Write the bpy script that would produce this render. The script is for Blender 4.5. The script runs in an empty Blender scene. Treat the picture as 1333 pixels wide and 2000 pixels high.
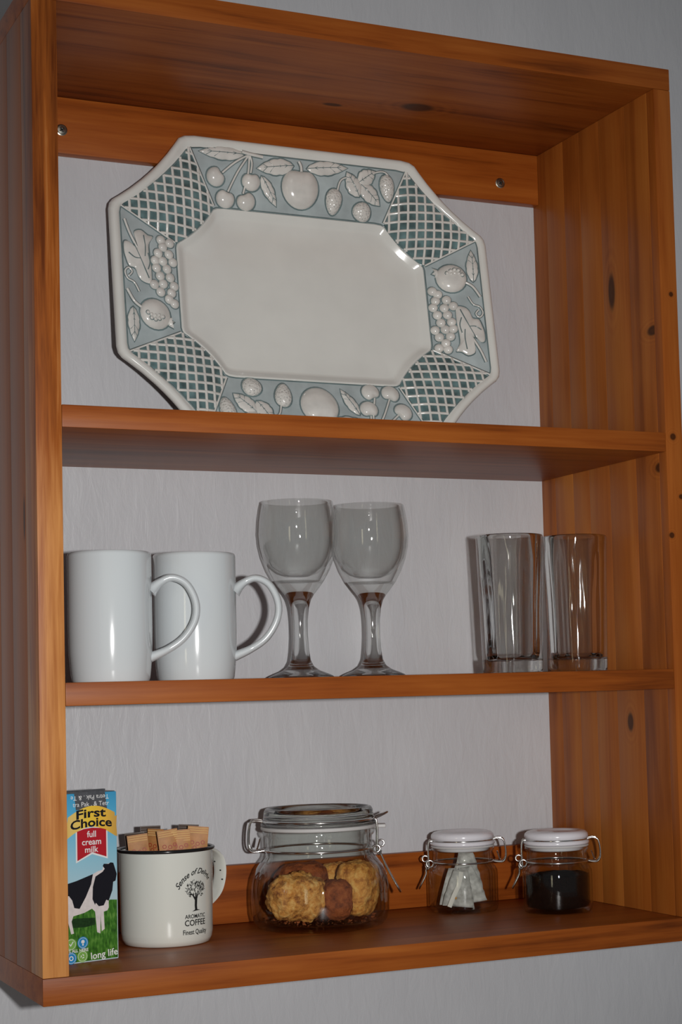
import bpy, bmesh, math, random
from mathutils import Vector, Matrix, noise
random.seed(7)
PI = math.pi
sc = bpy.context.scene
COL = sc.collection

# ------------------------------------------------------------------ camera
CAM_POS = Vector((-0.3348, -1.4192, 0.2422))
CAM_R = Vector((0.8988, -0.4375, -0.0273)).normalized()
CAM_U = Vector((-0.0044, -0.0714, 0.9974)).normalized()
CAM_F = Vector((0.4383, 0.8964, 0.0661)).normalized()
cam_d = bpy.data.cameras.new('camera')
cam = bpy.data.objects.new('camera', cam_d)
COL.objects.link(cam)
cam.matrix_world = Matrix(((CAM_R.x, CAM_U.x, -CAM_F.x, CAM_POS.x),
                           (CAM_R.y, CAM_U.y, -CAM_F.y, CAM_POS.y),
                           (CAM_R.z, CAM_U.z, -CAM_F.z, CAM_POS.z), (0, 0, 0, 1)))
cam_d.sensor_fit = 'HORIZONTAL'
cam_d.sensor_width = 36.0
cam_d.lens = 3450.725 * 36.0 / 1333.0
cam_d.shift_x = (666.5 - 854.814) / 1333.0
cam_d.shift_y = (1120.494 - 1000.0) / 1333.0
cam_d.clip_start = 0.05
sc.camera = cam

# ------------------------------------------------------------------ world, lights, exposure
world = bpy.data.worlds.new('room_light')
sc.world = world
world.use_nodes = True
wb = world.node_tree.nodes['Background']
wb.inputs['Color'].default_value = (0.92, 0.96, 1.0, 1)
wb.inputs['Strength'].default_value = 0.105

def aim(o, target):
    o.rotation_euler = (Vector(target) - o.location).to_track_quat('-Z', 'Y').to_euler()

# the flash of the camera, beside the lens
fl_d = bpy.data.lights.new('camera_flash', 'SPOT')
fl = bpy.data.objects.new('camera_flash', fl_d)
COL.objects.link(fl)
fl.location = CAM_POS + CAM_R * 0.13 + CAM_U * 0.01
fl_d.energy = 64.5
fl_d.shadow_soft_size = 0.016
fl_d.spot_size = math.radians(60)
fl_d.spot_blend = 1.0
fl_d.color = (1.0, 0.982, 0.962)
aim(fl, (0.31, 0.12, 0.37))

# a window with late daylight, far behind the photographer
wn_d = bpy.data.lights.new('daylight_window', 'AREA')
wn = bpy.data.objects.new('daylight_window', wn_d)
COL.objects.link(wn)
wn.location = (-2.3, -2.3, 0.30)
wn_d.shape = 'RECTANGLE'
wn_d.size = 0.22
wn_d.size_y = 1.3
wn_d.energy = 3.2
wn_d.color = (1.0, 0.90, 0.62)
aim(wn, (0.3, 0.1, 0.30))

sc.view_settings.view_transform = 'Standard'
sc.view_settings.look = 'None'
sc.view_settings.exposure = 0.0
sc.view_settings.gamma = 1.0
sc.view_settings.use_curve_mapping = False
cy = sc.cycles
cy.use_denoising = True
cy.use_adaptive_sampling = True
cy.adaptive_threshold = 0.02
cy.max_bounces = 10
cy.transmission_bounces = 10
cy.transparent_max_bounces = 12
cy.glossy_bounces = 4
cy.diffuse_bounces = 3
cy.sample_clamp_indirect = 4.0
cy.caustics_refractive = True
cy.caustics_reflective = True
cy.blur_glossy = 0.5

# ------------------------------------------------------------------ mesh helpers
def link(o, parent=None):
    COL.objects.link(o)
    if parent is not None:
        o.parent = parent
    return o

def mk(name, verts, faces, mat, parent=None, smooth=True, angle=35, recalc=True, mats=None, midx=None):
    me = bpy.data.meshes.new(name)
    me.from_pydata([tuple(v) for v in verts], [], faces)
    if midx:
        me.polygons.foreach_set('material_index', midx)
    if recalc:
        bm = bmesh.new(); bm.from_mesh(me)
        bmesh.ops.recalc_face_normals(bm, faces=bm.faces)
        bm.to_mesh(me); bm.free()
    for m in (mats or [mat]):
        me.materials.append(m)
    if smooth:
        me.shade_smooth()
        me.set_sharp_from_angle(angle=math.radians(angle))
    return link(bpy.data.objects.new(name, me), parent)

def tag(o, label=None, cat=None, group=None, kind=None):
    if label: o['label'] = label
    if cat: o['category'] = cat
    if group: o['group'] = group
    if kind: o['kind'] = kind
    return o

def thing(name, label, cat, loc=(0, 0, 0), rz=0.0, group=None):
    o = bpy.data.objects.new(name, None)
    o.empty_display_size = 0.02
    COL.objects.link(o)
    o.location = loc
    o.rotation_euler = (0, 0, rz)
    return tag(o, label, cat, group)

def lathe(prof, n=64, mod=None):
    """prof: list of (r, z); an open profile is revolved, points with r = 0 become poles; mod(i, a, r, z) -> r"""
    vs, fs, rows = [], [], []
    for i, (r, z) in enumerate(prof):
        if r < 1e-7:
            rows.append([len(vs)]); vs.append((0, 0, z))
        else:
            row = []
            for k in range(n):
                a = 2 * PI * k / n
                rr = mod(i, a, r, z) if mod else r
                row.append(len(vs)); vs.append((rr * math.cos(a), rr * math.sin(a), z))
            rows.append(row)
    for A, B in zip(rows[:-1], rows[1:]):
        for k in range(n):
            k2 = (k + 1) % n
            if len(A) == 1 and len(B) == 1: continue
            if len(A) == 1: fs.append((A[0], B[k], B[k2]))
            elif len(B) == 1: fs.append((A[k], A[k2], B[0]))
            else: fs.append((A[k], A[k2], B[k2], B[k]))
    return vs, fs

def ring_lathe(prof, n=64):
    """closed profile revolved into a ring"""
    p = prof + [prof[0]]
    vs, fs = [], []
    m = len(prof)
    for k in range(n):
        a = 2 * PI * k / n
        for r, z in prof:
            vs.append((r * math.cos(a), r * math.sin(a), z))
    for k in range(n):
        k2 = (k + 1) % n
        for j in range(m):
            j2 = (j + 1) % m
            fs.append((k * m + j, k2 * m + j, k2 * m + j2, k * m + j2))
    return vs, fs

def spline(pts, per=6, closed=False):
    P = [Vector(p) for p in pts]
    out = []
    n = len(P)
    rng = range(n) if closed else range(n - 1)
    for i in rng:
        if closed:
            p0, p1, p2, p3 = P[i - 1], P[i], P[(i + 1) % n], P[(i + 2) % n]
        else:
            p0, p1, p2, p3 = P[max(i - 1, 0)], P[i], P[i + 1], P[min(i + 2, n - 1)]
        for k in range(per):
            t = k / per
            out.append(0.5 * ((2 * p1) + (p2 - p0) * t + (2 * p0 - 5 * p1 + 4 * p2 - p3) * t * t + (3 * p1 - p0 - 3 * p2 + p3) * t ** 3))
    if not closed:
        out.append(P[-1])
    return out

def tube(path, r, n=8, closed=False, flat=1.0, up=None, rads=None):
    """flat scales the section along 'up'"""
    P = [Vector(p) for p in path]
    m = len(P)
    vs, fs = [], []
    upv = Vector(up) if up else Vector((0.13, 0.31, 0.94))
    prev = None
    for i in range(m):
        a = P[i - 1] if (closed or i > 0) else P[i]
        b = P[(i + 1) % m] if (closed or i < m - 1) else P[i]
        t = (b - a).normalized()
        if up is None and prev is not None:
            s = prev - t * prev.dot(t)
        else:
            s = upv - t * upv.dot(t)
            if s.length < 1e-4:
                s = Vector((1, 0, 0)) - t * t.x
        s.normalize(); prev = s
        q = t.cross(s)
        rr = rads[i] if rads else r
        for k in range(n):
            an = 2 * PI * k / n
            vs.append(P[i] + s * (math.cos(an) * rr * flat) + q * (math.sin(an) * rr))
    L = m if closed else m - 1
    for i in range(L):
        i2 = (i + 1) % m
        for k in range(n):
            k2 = (k + 1) % n
            fs.append((i * n + k, i * n + k2, i2 * n + k2, i2 * n + k))
    if not closed:
        fs.append(tuple(range(n)))
        fs.append(tuple((m - 1) * n + k for k in range(n)))
    return vs, fs

def join(*parts):
    V, F = [], []
    for v, f in parts:
        o = len(V)
        V += list(v); F += [tuple(i + o for i in q) for q in f]
    return V, F

def circle(r, z, n=40):
    return [(r * math.cos(2 * PI * k / n), r * math.sin(2 * PI * k / n), z) for k in range(n)]

def box(x0, x1, y0, y1, z0, z1):
    v = [(x, y, z) for x in (x0, x1) for y in (y0, y1) for z in (z0, z1)]
    f = [(0, 1, 3, 2), (4, 6, 7, 5), (0, 4, 5, 1), (2, 3, 7, 6), (0, 2, 6, 4), (1, 5, 7, 3)]
    return v, f

def bevel_obj(o, w=0.0012, seg=2):
    bm = bmesh.new(); bm.from_mesh(o.data)
    bmesh.ops.bevel(bm, geom=list(bm.edges), offset=w, segments=seg, profile=0.6, affect='EDGES')
    bmesh.ops.recalc_face_normals(bm, faces=bm.faces)
    bm.to_mesh(o.data); bm.free()
    o.data.shade_smooth()
    o.data.set_sharp_from_angle(angle=math.radians(50))
    return o

# ------------------------------------------------------------------ materials
def s2l(c):
    return tuple(((x / 255) / 12.92 if x / 255 <= 0.04045 else ((x / 255 + 0.055) / 1.055) ** 2.4) for x in c) + (1,)

class NT:
    def __init__(self, name):
        self.m = bpy.data.materials.new(name); self.m.use_nodes = True
        self.t = self.m.node_tree
        self.b = self.t.nodes['Principled BSDF']
        self.out = self.t.nodes['Material Output']
    def n(self, typ, **kw):
        nd = self.t.nodes.new(typ)
        for k, v in kw.items():
            if k in nd.inputs: nd.inputs[k].default_value = v
            else: setattr(nd, k, v)
        return nd
    def l(self, a, b): self.t.links.new(a, b)
    def set(self, **kw):
        for k, v in kw.items():
            self.b.inputs[k.replace('_', ' ')].default_value = v
        return self
    def math(self, op, a, b=None, c=None):
        nd = self.n('ShaderNodeMath', operation=op)
        for i, x in enumerate((a, b, c)):
            if x is None: continue
            if isinstance(x, (int, float)): nd.inputs[i].default_value = x
            else: self.l(x, nd.inputs[i])
        return nd.outputs[0]
    def ramp(self, fac, stops):
        r = self.n('ShaderNodeValToRGB')
        el = r.color_ramp.elements
        el[0].position, el[0].color = stops[0]
        el[1].position, el[1].color = stops[-1]
        for p, c in stops[1:-1]:
            e = el.new(p); e.color = c
        self.l(fac, r.inputs[0])
        return r.outputs[0]
    def coord(self, scale=(1, 1, 1), kind='Object'):
        tc = self.n('ShaderNodeTexCoord'); mp = self.n('ShaderNodeMapping')
        mp.inputs['Scale'].default_value = scale
        self.l(tc.outputs[kind], mp.inputs['Vector'])
        return mp.outputs[0]
    def bump(self, h, strength=0.2, dist=0.001):
        b = self.n('ShaderNodeBump'); b.inputs['Strength'].default_value = strength; b.inputs['Distance'].default_value = dist
        self.l(h, b.inputs['Height']); self.l(b.outputs[0], self.b.inputs['Normal'])

def plain(name, col, rough=0.5, metal=0.0, coat=0.0, spec=0.5, noise_amt=0.0, noise_scale=60, sheen=0):
    m = NT(name)
    m.set(Base_Color=col, Roughness=rough, Metallic=metal, Coat_Weight=coat, Specular_IOR_Level=spec)
    if noise_amt:
        nz = m.n('ShaderNodeTexNoise', Scale=noise_scale, Detail=3.0)
        m.l(m.coord(), nz.inputs['Vector'])
        lo = tuple(c * (1 - noise_amt) for c in col[:3]) + (1,)
        hi = tuple(min(1, c * (1 + noise_amt)) for c in col[:3]) + (1,)
        m.l(m.ramp(nz.outputs[0], [(0.3, lo), (0.7, hi)]), m.b.inputs['Base Color'])
    return m.m

def wood(name, axis, knots=(), dark=(0.105, 0.021, 0.0028), mid=(0.28, 0.066, 0.0082), light=(0.39, 0.110, 0.017), rough=0.40, vary=0.25, bs=40.0, fw=0.32, zgrad=0.0):
    """varnished pine; axis is the grain direction; knots: (centre, radii)"""
    m = NT(name)
    sc_f = [1.0, 1.0, 1.0]; sc_f[axis] = 0.045
    sc_b = [1.0, 1.0, 1.0]; sc_b[axis] = 0.055
    oi = m.n('ShaderNodeObjectInfo')
    tc = m.n('ShaderNodeTexCoord')
    off = m.n('ShaderNodeVectorMath', operation='ADD')
    cmb = m.n('ShaderNodeCombineXYZ')
    rnd = m.math('MULTIPLY', oi.outputs['Random'], 3.7)
    for i in range(3): m.l(rnd, cmb.inputs[i])
    m.l(tc.outputs['Object'], off.inputs[0]); m.l(cmb.outputs[0], off.inputs[1])
    kmask = None; kring = None
    for (c, r) in knots:
        sub = m.n('ShaderNodeVectorMath', operation='SUBTRACT'); sub.inputs[1].default_value = c
        m.l(tc.outputs['Object'], sub.inputs[0])
        mul = m.n('ShaderNodeVectorMath', operation='MULTIPLY'); mul.inputs[1].default_value = tuple(1 / x for x in r)
        m.l(sub.outputs[0], mul.inputs[0])
        ln = m.n('ShaderNodeVectorMath', operation='LENGTH'); m.l(mul.outputs[0], ln.inputs[0])
        d = ln.outputs['Value']
        mr = m.n('ShaderNodeMapRange'); mr.interpolation_type = 'SMOOTHSTEP'
        mr.inputs['From Min'].default_value = 1.15; mr.inputs['From Max'].default_value = 0.55
        m.l(d, mr.inputs['Value'])
        # flowing halo round the knot
        mh = m.n('ShaderNodeMapRange'); mh.interpolation_type = 'SMOOTHSTEP'
        mh.inputs['From Min'].default_value = 3.0; mh.inputs['From Max'].default_value = 0.9
        m.l(d, mh.inputs['Value'])
        sn = m.math('MULTIPLY', m.math('SINE', m.math('MULTIPLY', d, 9.0)), mh.outputs[0])
        kmask = mr.outputs[0] if kmask is None else m.math('MAXIMUM', kmask, mr.outputs[0])
        kring = sn if kring is None else m.math('ADD', kring, sn)
    def mapped(scl):
        mp = m.n('ShaderNodeMapping'); mp.inputs['Scale'].default_value = scl
        m.l(off.outputs[0], mp.inputs['Vector']); return mp.outputs[0]
    fine = m.n('ShaderNodeTexNoise', Scale=330.0, Detail=4.0, Roughness=0.6, Distortion=0.3)
    m.l(mapped(sc_f), fine.inputs['Vector'])
    band = m.n('ShaderNodeTexNoise', Scale=bs, Detail=3.0, Roughness=0.5, Distortion=1.2)
    m.l(mapped(sc_b), band.inputs['Vector'])
    blotch = m.n('ShaderNodeTexNoise', Scale=9.0, Detail=2.0)
    m.l(mapped((1, 1, 1)), blotch.inputs['Vector'])
    v = m.math('ADD', m.math('MULTIPLY', fine.outputs[0], fw), m.math('MULTIPLY', band.outputs[0], 0.75))
    v = m.math('ADD', v, m.math('MULTIPLY', blotch.outputs[0], 0.35))
    v = m.math('ADD', v, m.math('MULTIPLY', m.math('SUBTRACT', oi.outputs['Random'], 0.5), vary))
    v = m.math('SUBTRACT', v, 0.05 + fw * 0.5)
    if zgrad:      # board colour ramps with height: darker and redder upwards, paler towards the bottom
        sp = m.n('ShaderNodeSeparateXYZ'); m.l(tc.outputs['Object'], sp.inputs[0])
        v = m.math('ADD', v, m.math('MULTIPLY', m.math('SUBTRACT', 0.50, sp.outputs[2]), zgrad))
    if kring is not None:
        v = m.math('ADD', v, m.math('MULTIPLY', kring, 0.06))
    col = m.ramp(v, [(0.26, dark + (1,)), (0.46, mid + (1,)), (0.74, light + (1,))])
    if kmask is not None:
        mx = m.n('ShaderNodeMix', data_type='RGBA')
        m.l(m.math('MULTIPLY', kmask, 0.85), mx.inputs['Factor'])
        m.l(col, mx.inputs[6]); mx.inputs[7].default_value = (0.022, 0.006, 0.002, 1)
        col = mx.outputs[2]
    m.l(col, m.b.inputs['Base Color'])
    m.set(Roughness=rough, Specular_IOR_Level=0.20)
    m.bump(m.math('ADD', fine.outputs[0], m.math('MULTIPLY', band.outputs[0], 0.6)), 0.12, 0.0006)
    return m.m

def glass_mat(name, col=(0.97, 0.98, 0.975, 1), thin=True, rough=0.03, bump=0.0, through=0.0, ior=1.5):
    """thin: the wall of a vessel, too thin to bend what lies behind; otherwise solid refracting glass"""
    m = NT(name)
    fr = m.n('ShaderNodeFresnel'); fr.inputs['IOR'].default_value = 1.5
    gl = m.n('ShaderNodeBsdfGlossy'); gl.inputs['Roughness'].default_value = rough
    if thin:
        tr = m.n('ShaderNodeBsdfTransparent'); tr.inputs[0].default_value = col
        fr.inputs['IOR'].default_value = 1.52
    else:
        tr = m.n('ShaderNodeBsdfRefraction'); tr.inputs['Color'].default_value = col; tr.inputs['IOR'].default_value = ior; tr.inputs['Roughness'].default_value = 0.0
    fac = fr.outputs[0]
    if not thin and through > 0:
        t2 = m.n('ShaderNodeBsdfTransparent'); t2.inputs[0].default_value = col
        m2 = m.n('ShaderNodeMixShader'); m2.inputs[0].default_value = through
        m.l(tr.outputs[0], m2.inputs[1]); m.l(t2.outputs[0], m2.inputs[2]); tr = m2
    if thin:      # seen from inside the wall the light meets the same weak reflection
        lw = m.n('ShaderNodeLayerWeight'); lw.inputs['Blend'].default_value = 0.5
        p5 = m.math('POWER', lw.outputs['Facing'], 3.6)
        fac = m.math('ADD', m.math('MULTIPLY', p5, 0.90), 0.034)
    mx = m.n('ShaderNodeMixShader'); m.l(fac, mx.inputs[0])
    m.l(tr.outputs[0], mx.inputs[1]); m.l(gl.outputs[0], mx.inputs[2])
    if bump:
        nz = m.n('ShaderNodeTexNoise', Scale=70.0, Detail=2.0); m.l(m.coord((1, 1, 0.12)), nz.inputs['Vector'])
        b = m.n('ShaderNodeBump'); b.inputs['Strength'].default_value = bump; b.inputs['Distance'].default_value = 0.002
        m.l(nz.outputs[0], b.inputs['Height'])
        m.l(b.outputs[0], gl.inputs['Normal'])
    m.l(mx.outputs[0], m.out.inputs['Surface'])
    return m.m

# wall paint: off-white, brushed on in upright strokes
wm = NT('brushed_wall_paint')
wm.set(Base_Color=(0.60, 0.605, 0.63, 1), Roughness=0.42, Specular_IOR_Level=0.4)
n1 = wm.n('ShaderNodeTexNoise', Scale=95.0, Detail=5.0, Roughness=0.6, Distortion=0.5)
wm.l(wm.coord((1, 1, 0.28)), n1.inputs['Vector'])
n2 = wm.n('ShaderNodeTexNoise', Scale=16.0, Detail=3.0)
wm.l(wm.coord((1, 1, 0.5)), n2.inputs['Vector'])
wm.l(wm.ramp(n2.outputs[0], [(0.3, (0.575, 0.58, 0.605, 1)), (0.7, (0.615, 0.62, 0.645, 1))]), wm.b.inputs['Base Color'])
wm.bump(wm.math('ADD', n1.outputs[0], wm.math('MULTIPLY', n2.outputs[0], 0.8)), 0.42, 0.0024)
M_WALL = wm.m

M_WHITE = plain('white_porcelain', (0.66, 0.705, 0.725, 1), rough=0.12, spec=0.5, coat=0.3)
M_ENAMEL = plain('cream_enamel', (0.735, 0.745, 0.685, 1), rough=0.14, coat=0.3)
M_BLACKEN = plain('black_enamel', (0.012, 0.012, 0.013, 1), rough=0.18)
M_INK = plain('black_print', (0.015, 0.015, 0.015, 1), rough=0.35)
M_STEEL = plain('bright_wire', (0.72, 0.72, 0.70, 1), rough=0.16, metal=1.0)
M_SCREW = plain('screw_metal', (0.46, 0.44, 0.38, 1), rough=0.32, metal=1.0)
M_DARKGAP = plain('screw_recess', (0.02, 0.018, 0.015, 1), rough=0.6)
M_GLASS = glass_mat('solid_glass', (0.975, 0.985, 0.98, 1), thin=False, through=0.30, bump=0.12, rough=0.05)
M_THIN = glass_mat('vessel_glass', (0.945, 0.95, 0.945, 1), bump=0.15)
M_TUMB = glass_mat('tumbler_glass', (0.955, 0.96, 0.955, 1), bump=0.5)
M_TUMBIN = glass_mat('fluted_glass', (0.975, 0.98, 0.975, 1), thin=False, bump=0.4, through=0.55, ior=1.28)
M_LIDGLASS = glass_mat('lid_glass', (0.965, 0.98, 0.97, 1), thin=False, through=0.35, bump=0.1, rough=0.05)
M_JAR = glass_mat('jar_glass', (0.955, 0.965, 0.955, 1), bump=0.2)
M_GASKET = plain('white_rubber', (0.62, 0.61, 0.60, 1), rough=0.5)
M_LIDWHITE = plain('white_ceramic_lid', (0.80, 0.79, 0.84, 1), rough=0.16, coat=0.3)

# platter glazes
M_CREAM = plain('cream_glaze', (0.77, 0.775, 0.735, 1), rough=0.13, coat=0.4, noise_amt=0.03, noise_scale=25)
M_CREAMREL = plain('cream_relief_glaze', (0.74, 0.73, 0.69, 1), rough=0.14, coat=0.4, noise_amt=0.10, noise_scale=70)
M_BAND = plain('pale_teal_glaze', (0.45, 0.52, 0.53, 1), rough=0.15, coat=0.4, noise_amt=0.16, noise_scale=38)
M_TEAL = plain('deep_teal_glaze', (0.115, 0.190, 0.195, 1), rough=0.12, coat=0.5, noise_amt=0.5, noise_scale=75)
M_TEALLINE = plain('pooled_teal_glaze', (0.155, 0.215, 0.22, 1), rough=0.14, coat=0.4, noise_amt=0.2, noise_scale=60)

sm = NT('pitted_cream_glaze')
sv = sm.n('ShaderNodeTexVoronoi', Scale=420.0); sm.l(sm.coord(), sv.inputs['Vector'])
sm.l(sm.ramp(sv.outputs['Distance'], [(0.12, (0.40, 0.42, 0.41, 1)), (0.40, (0.74, 0.73, 0.69, 1))]), sm.b.inputs['Base Color'])
sm.set(Roughness=0.16, Coat_Weight=0.4); sm.bump(sv.outputs['Distance'], 0.6, 0.0012)
M_STRAW = sm.m

# ------------------------------------------------------------------ setting: the wall
W, H, D = 0.6272, 0.8441, 0.2446
T, TR, TB, TT = 0.0214, 0.0191, 0.0219, 0.0214
S1B, S1T, S2B, S2T = 0.4657, 0.4844, 0.2379, 0.2570
wall = mk('wall_back', *box(-2.6, 3.0, D, D + 0.12, -1.35, 1.75), M_WALL, smooth=False)
tag(wall, kind='structure')

# ------------------------------------------------------------------ the wall shelf
unit = thing('wall_shelf', 'open varnished pine wall shelf with two inner shelves, fixed to the wall', 'shelf')
XK = 0.6081
KN_SIDE = [((XK, 0.089, 0.641), (0.02, 0.0075, 0.022)), ((XK, 0.016, 0.587), (0.02, 0.012, 0.006)),
           ((XK, 0.081, 0.206), (0.02, 0.0065, 0.011)), ((XK, 0.012, 0.452), (0.02, 0.010, 0.006)),
           ((0.6163, 0, 0.4805), (0.004, 0.004, 0.004)), ((0.611, 0, 0.385), (0.0035, 0.003, 0.0035)),
           ((0.6235, 0, 0.4225), (0.0035, 0.004, 0.003)), ((0.620, 0, 0.620), (0.003, 0.003, 0.003))]
LT = dict(bs=24.0, fw=0.20, dark=(0.20, 0.048, 0.0075), mid=(0.37, 0.105, 0.016), light=(0.50, 0.175, 0.031))
W_SIDE = wood('pine_side', 2, KN_SIDE[:4], vary=0.42, **LT)
W_STILE = wood('pine_upright', 2, [], dark=(0.13, 0.028, 0.004), mid=(0.33, 0.088, 0.0125), light=(0.64, 0.275, 0.082), zgrad=0.40, vary=0.0, fw=0.42)
W_FRONT = wood('pine_right_edge', 2, KN_SIDE[4:])
W_LEFT = wood('pine_outer_side', 2, [((0, 0.045, 0.395), (0.02, 0.004, 0.022))], bs=20.0, fw=0.30, vary=0.08, dark=(0.20, 0.050, 0.008), mid=(0.28, 0.075, 0.012), light=(0.36, 0.105, 0.018))
W_TOP = wood('pine_top', 0, [((0.4173, 0.135, 0.8227), (0.021, 0.013, 0.01)), ((0.335, 0.158, 0.8227), (0.012, 0.005, 0.01))], vary=0.1)
W_SHELF = wood('pine_shelf', 0, vary=0.15)
W_RAIL = wood('pine_rail', 0, dark=(0.14, 0.028, 0.004), mid=(0.32, 0.075, 0.010), light=(0.43, 0.120, 0.018), vary=0.1)

def board(name, x0, x1, y0, y1, z0, z1, mat, parent=unit, bev=0.0009):
    return bevel_obj(mk(name, *box(x0, x1, y0, y1, z0, z1), mat, parent, smooth=False), bev, 2)

e = 0.00015
# uprights are glued up from narrow staves
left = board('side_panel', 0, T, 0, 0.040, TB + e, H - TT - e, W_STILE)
y = 0.040
for wd in (0.052, 0.047, 0.056, D - 0.195):
    board('stave', 0, T, y + e, y + wd, TB + e, H - TT - e, W_LEFT, left, 0.0005); y += wd
right = board('side_panel', W - TR, W, 0, 0.0135, TB + e, H - TT - e, W_FRONT)
y = 0.0135
for wd in (0.0415, 0.0500, 0.0400, 0.0330, 0.0380, D - 0.2160):
    board('stave', W - TR, W, y + e, y + wd, TB + e, H - TT - e, W_SIDE, right, 0.0005); y += wd
top = board('top_board', 0, W, 0, D, H - TT, H, W_TOP)
bot = board('bottom_board', 0, W, 0, D, 0, TB, W_SHELF)
board('shelf_board', T + e, W - TR - e, 0.0003, D, S1B, S1T, W_SHELF)
board('shelf_board', T + e, W - TR - e, 0.0003, D, S2B, S2T, W_SHELF)
RY = D - 0.0125
rail_u = board('back_rail', T + e, W - TR - e, RY, D, H - TT - 0.055, H - TT - e, W_RAIL)
rail_l = board('back_rail', T + e, W - TR - e, RY, D, TB + e, TB + 0.0560, W_RAIL)
for sx, sz in ((0.5608, 0.7873), (0.0830, 0.7901)):
    v, f = lathe([(0, 0.0000), (0.0056, 0.0), (0.0056, -0.0006), (0.0047, -0.0010), (0.0043, -0.0006), (0.0040, -0.0013), (0.0020, -0.0017), (0.0018, -0.0009), (0, -0.0009)], 20)
    v = [(sx + a, RY + c, sz + b) for a, b, c in v]
    scr = mk('screw', v, f, M_SCREW, rail_u)
    for ang in (0.6, 0.6 + PI / 2):
        ca, sa = math.cos(ang), math.sin(ang)
        q = [(-0.0026, -0.0005), (0.0026, -0.0005), (0.0026, 0.0005), (-0.0026, 0.0005)]
        vv = [(sx + a * ca - b * sa, RY - 0.00175 + dy, sz + a * sa + b * ca) for dy in (0, 0.0006) for a, b in q]
        mk('screw_slot', vv, [(0, 1, 2, 3), (4, 5, 6, 7), (0, 1, 5, 4), (1, 2, 6, 5), (2, 3, 7, 6), (3, 0, 4, 7)], M_DARKGAP, rail_u, smooth=False)

# ------------------------------------------------------------------ the platter
PA, PB, PE, PG = 0.2030, 0.1588, 0.1253, 0.0780        # outline: half width, half height, half top edge, half side edge
A1, B1, E1, G1 = 0.1925, 0.1462, 0.1178, 0.0757        # outer edge of the relief band
A2, B2, E2, G2 = 0.1336, 0.0893, 0.0916, 0.0463        # inner edge of the relief band
WO, WI = -0.0025, -0.0160
SAG0, SAG1, SAG2 = 0.0065, 0.0055, 0.0040
PL_C = Vector((0.3247, 0.1956, 0.6439))
lean, yaw, roll = 0.1813, -0.0098, -0.0063
pn = Vector((math.sin(yaw) * math.cos(lean), -math.cos(yaw) * math.cos(lean), math.sin(lean)))
px_ = Vector((math.cos(yaw), math.sin(yaw), 0)); pz_ = pn.cross(px_)
if pz_.z < 0: pz_ = -pz_
pX = px_ * math.cos(roll) + pz_ * math.sin(roll); pZ = -px_ * math.sin(roll) + pz_ * math.cos(roll)

def L3(u, v, w):            # platter coordinates (right, up, out) -> local mesh coordinates, origin at the foot
    return (u, -w, v + PB)

def arc(p, q, sag, t):
    p, q = Vector(p), Vector(q)
    m = p + (q - p) * t
    nrm = Vector((-(q - p).y, (q - p).x)).normalized()
    if nrm.dot(m) > 0: nrm = -nrm
    return m + nrm * (sag * 4 * t * (1 - t))

ES = [0, 0.05, 0.12, 0.25, 0.4, 0.5, 0.6, 0.75, 0.88, 0.95]
def ring(a, b, e_, g, sag, w):
    c = [(a, g), (e_, b), (-e_, b), (-a, g), (-a, -g), (-e_, -b), (e_, -b), (a, -g)]
    pts = []
    for i in range(8):
        p, q = c[i], c[(i + 1) % 8]
        for t in ES:
            pts.append(arc(p, q, sag if i % 2 == 0 else 0.0, t))
    n = len(pts); out = []
    for i, p in enumerate(pts):
        if i % len(ES) == 0: p = p * 0.4 + (pts[i - 1] + pts[(i + 1) % n]) * 0.3
        out.append(L3(p.x, p.y, w))
    return out
def inset(d, w, base=(PA, PB, PE, PG), sag=SAG0):
    a, b, e_, g = base
    return ring(a - d, b - d, e_ - d * 0.41, g - d * 0.41, sag, w)

def loft(rings, cap_last=False, cap_first=False):
    n = len(rings[0]); V = [p for r in rings for p in r]; F = []
    for i in range(len(rings) - 1):
        for k in range(n):
            k2 = (k + 1) % n
            F.append((i * n + k, i * n + k2, (i + 1) * n + k2, (i + 1) * n + k))
    if cap_last: F.append(tuple((len(rings) - 1) * n + k for k in range(n)))
    if cap_first: F.append(tuple(range(n)))
    return V, F

platter = thing('serving_platter', 'octagonal cream platter with blue-green fruit and lattice relief border, leaning on the wall', 'platter')
platter.matrix_world = Matrix(((pX.x, -pn.x, pZ.x, 0), (pX.y, -pn.y, pZ.y, 0), (pX.z, -pn.z, pZ.z, 0), (0, 0, 0, 1)))
IN = (A2, B2, E2, G2)
outer_band = ring(A1, B1, E1, G1, SAG1, WO)
inner_band = ring(*IN, SAG2, WI)
rim = mk('rim', *loft([ring(A2 - 0.01, B2 - 0.01, E2 - 0.004, G2 - 0.004, SAG2, -0.0275), ring(*IN, SAG2, -0.0225),
                       inset(0.007, -0.0085), inset(0.0015, -0.0075), inset(0.0, -0.0045), inset(0.0006, -0.0018), inset(0.0025, 0.0002),
                       inset(0.0050, 0.0008), inset(0.0078, 0.0001), inset(0.0100, -0.0018), outer_band], cap_first=True), M_CREAM, platter, angle=60)
band = mk('relief_band', *loft([outer_band, inner_band]), M_BAND, platter, angle=30, recalc=True)
well = mk('well', *loft([inner_band, inset(0.0012, WI + 0.0012, IN, SAG2), inset(0.003, WI + 0.0006, IN, SAG2), inset(0.0065, WI - 0.0035, IN, SAG2),
                         inset(0.011, WI - 0.0048, IN, SAG2), inset(0.03, WI - 0.0052, IN, SAG2)], cap_last=True), M_CREAM, platter, angle=60)

def wband(u, v):
    u, v = abs(u), abs(v)
    s = max((v - B2) / (B1 - B2), (u - A2) / (A1 - A2),
            ((u + v) - (E2 + B2)) / ((E1 + B1) - (E2 + B2)))
    return WI + (WO - WI) * max(0, min(1, s))

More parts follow.
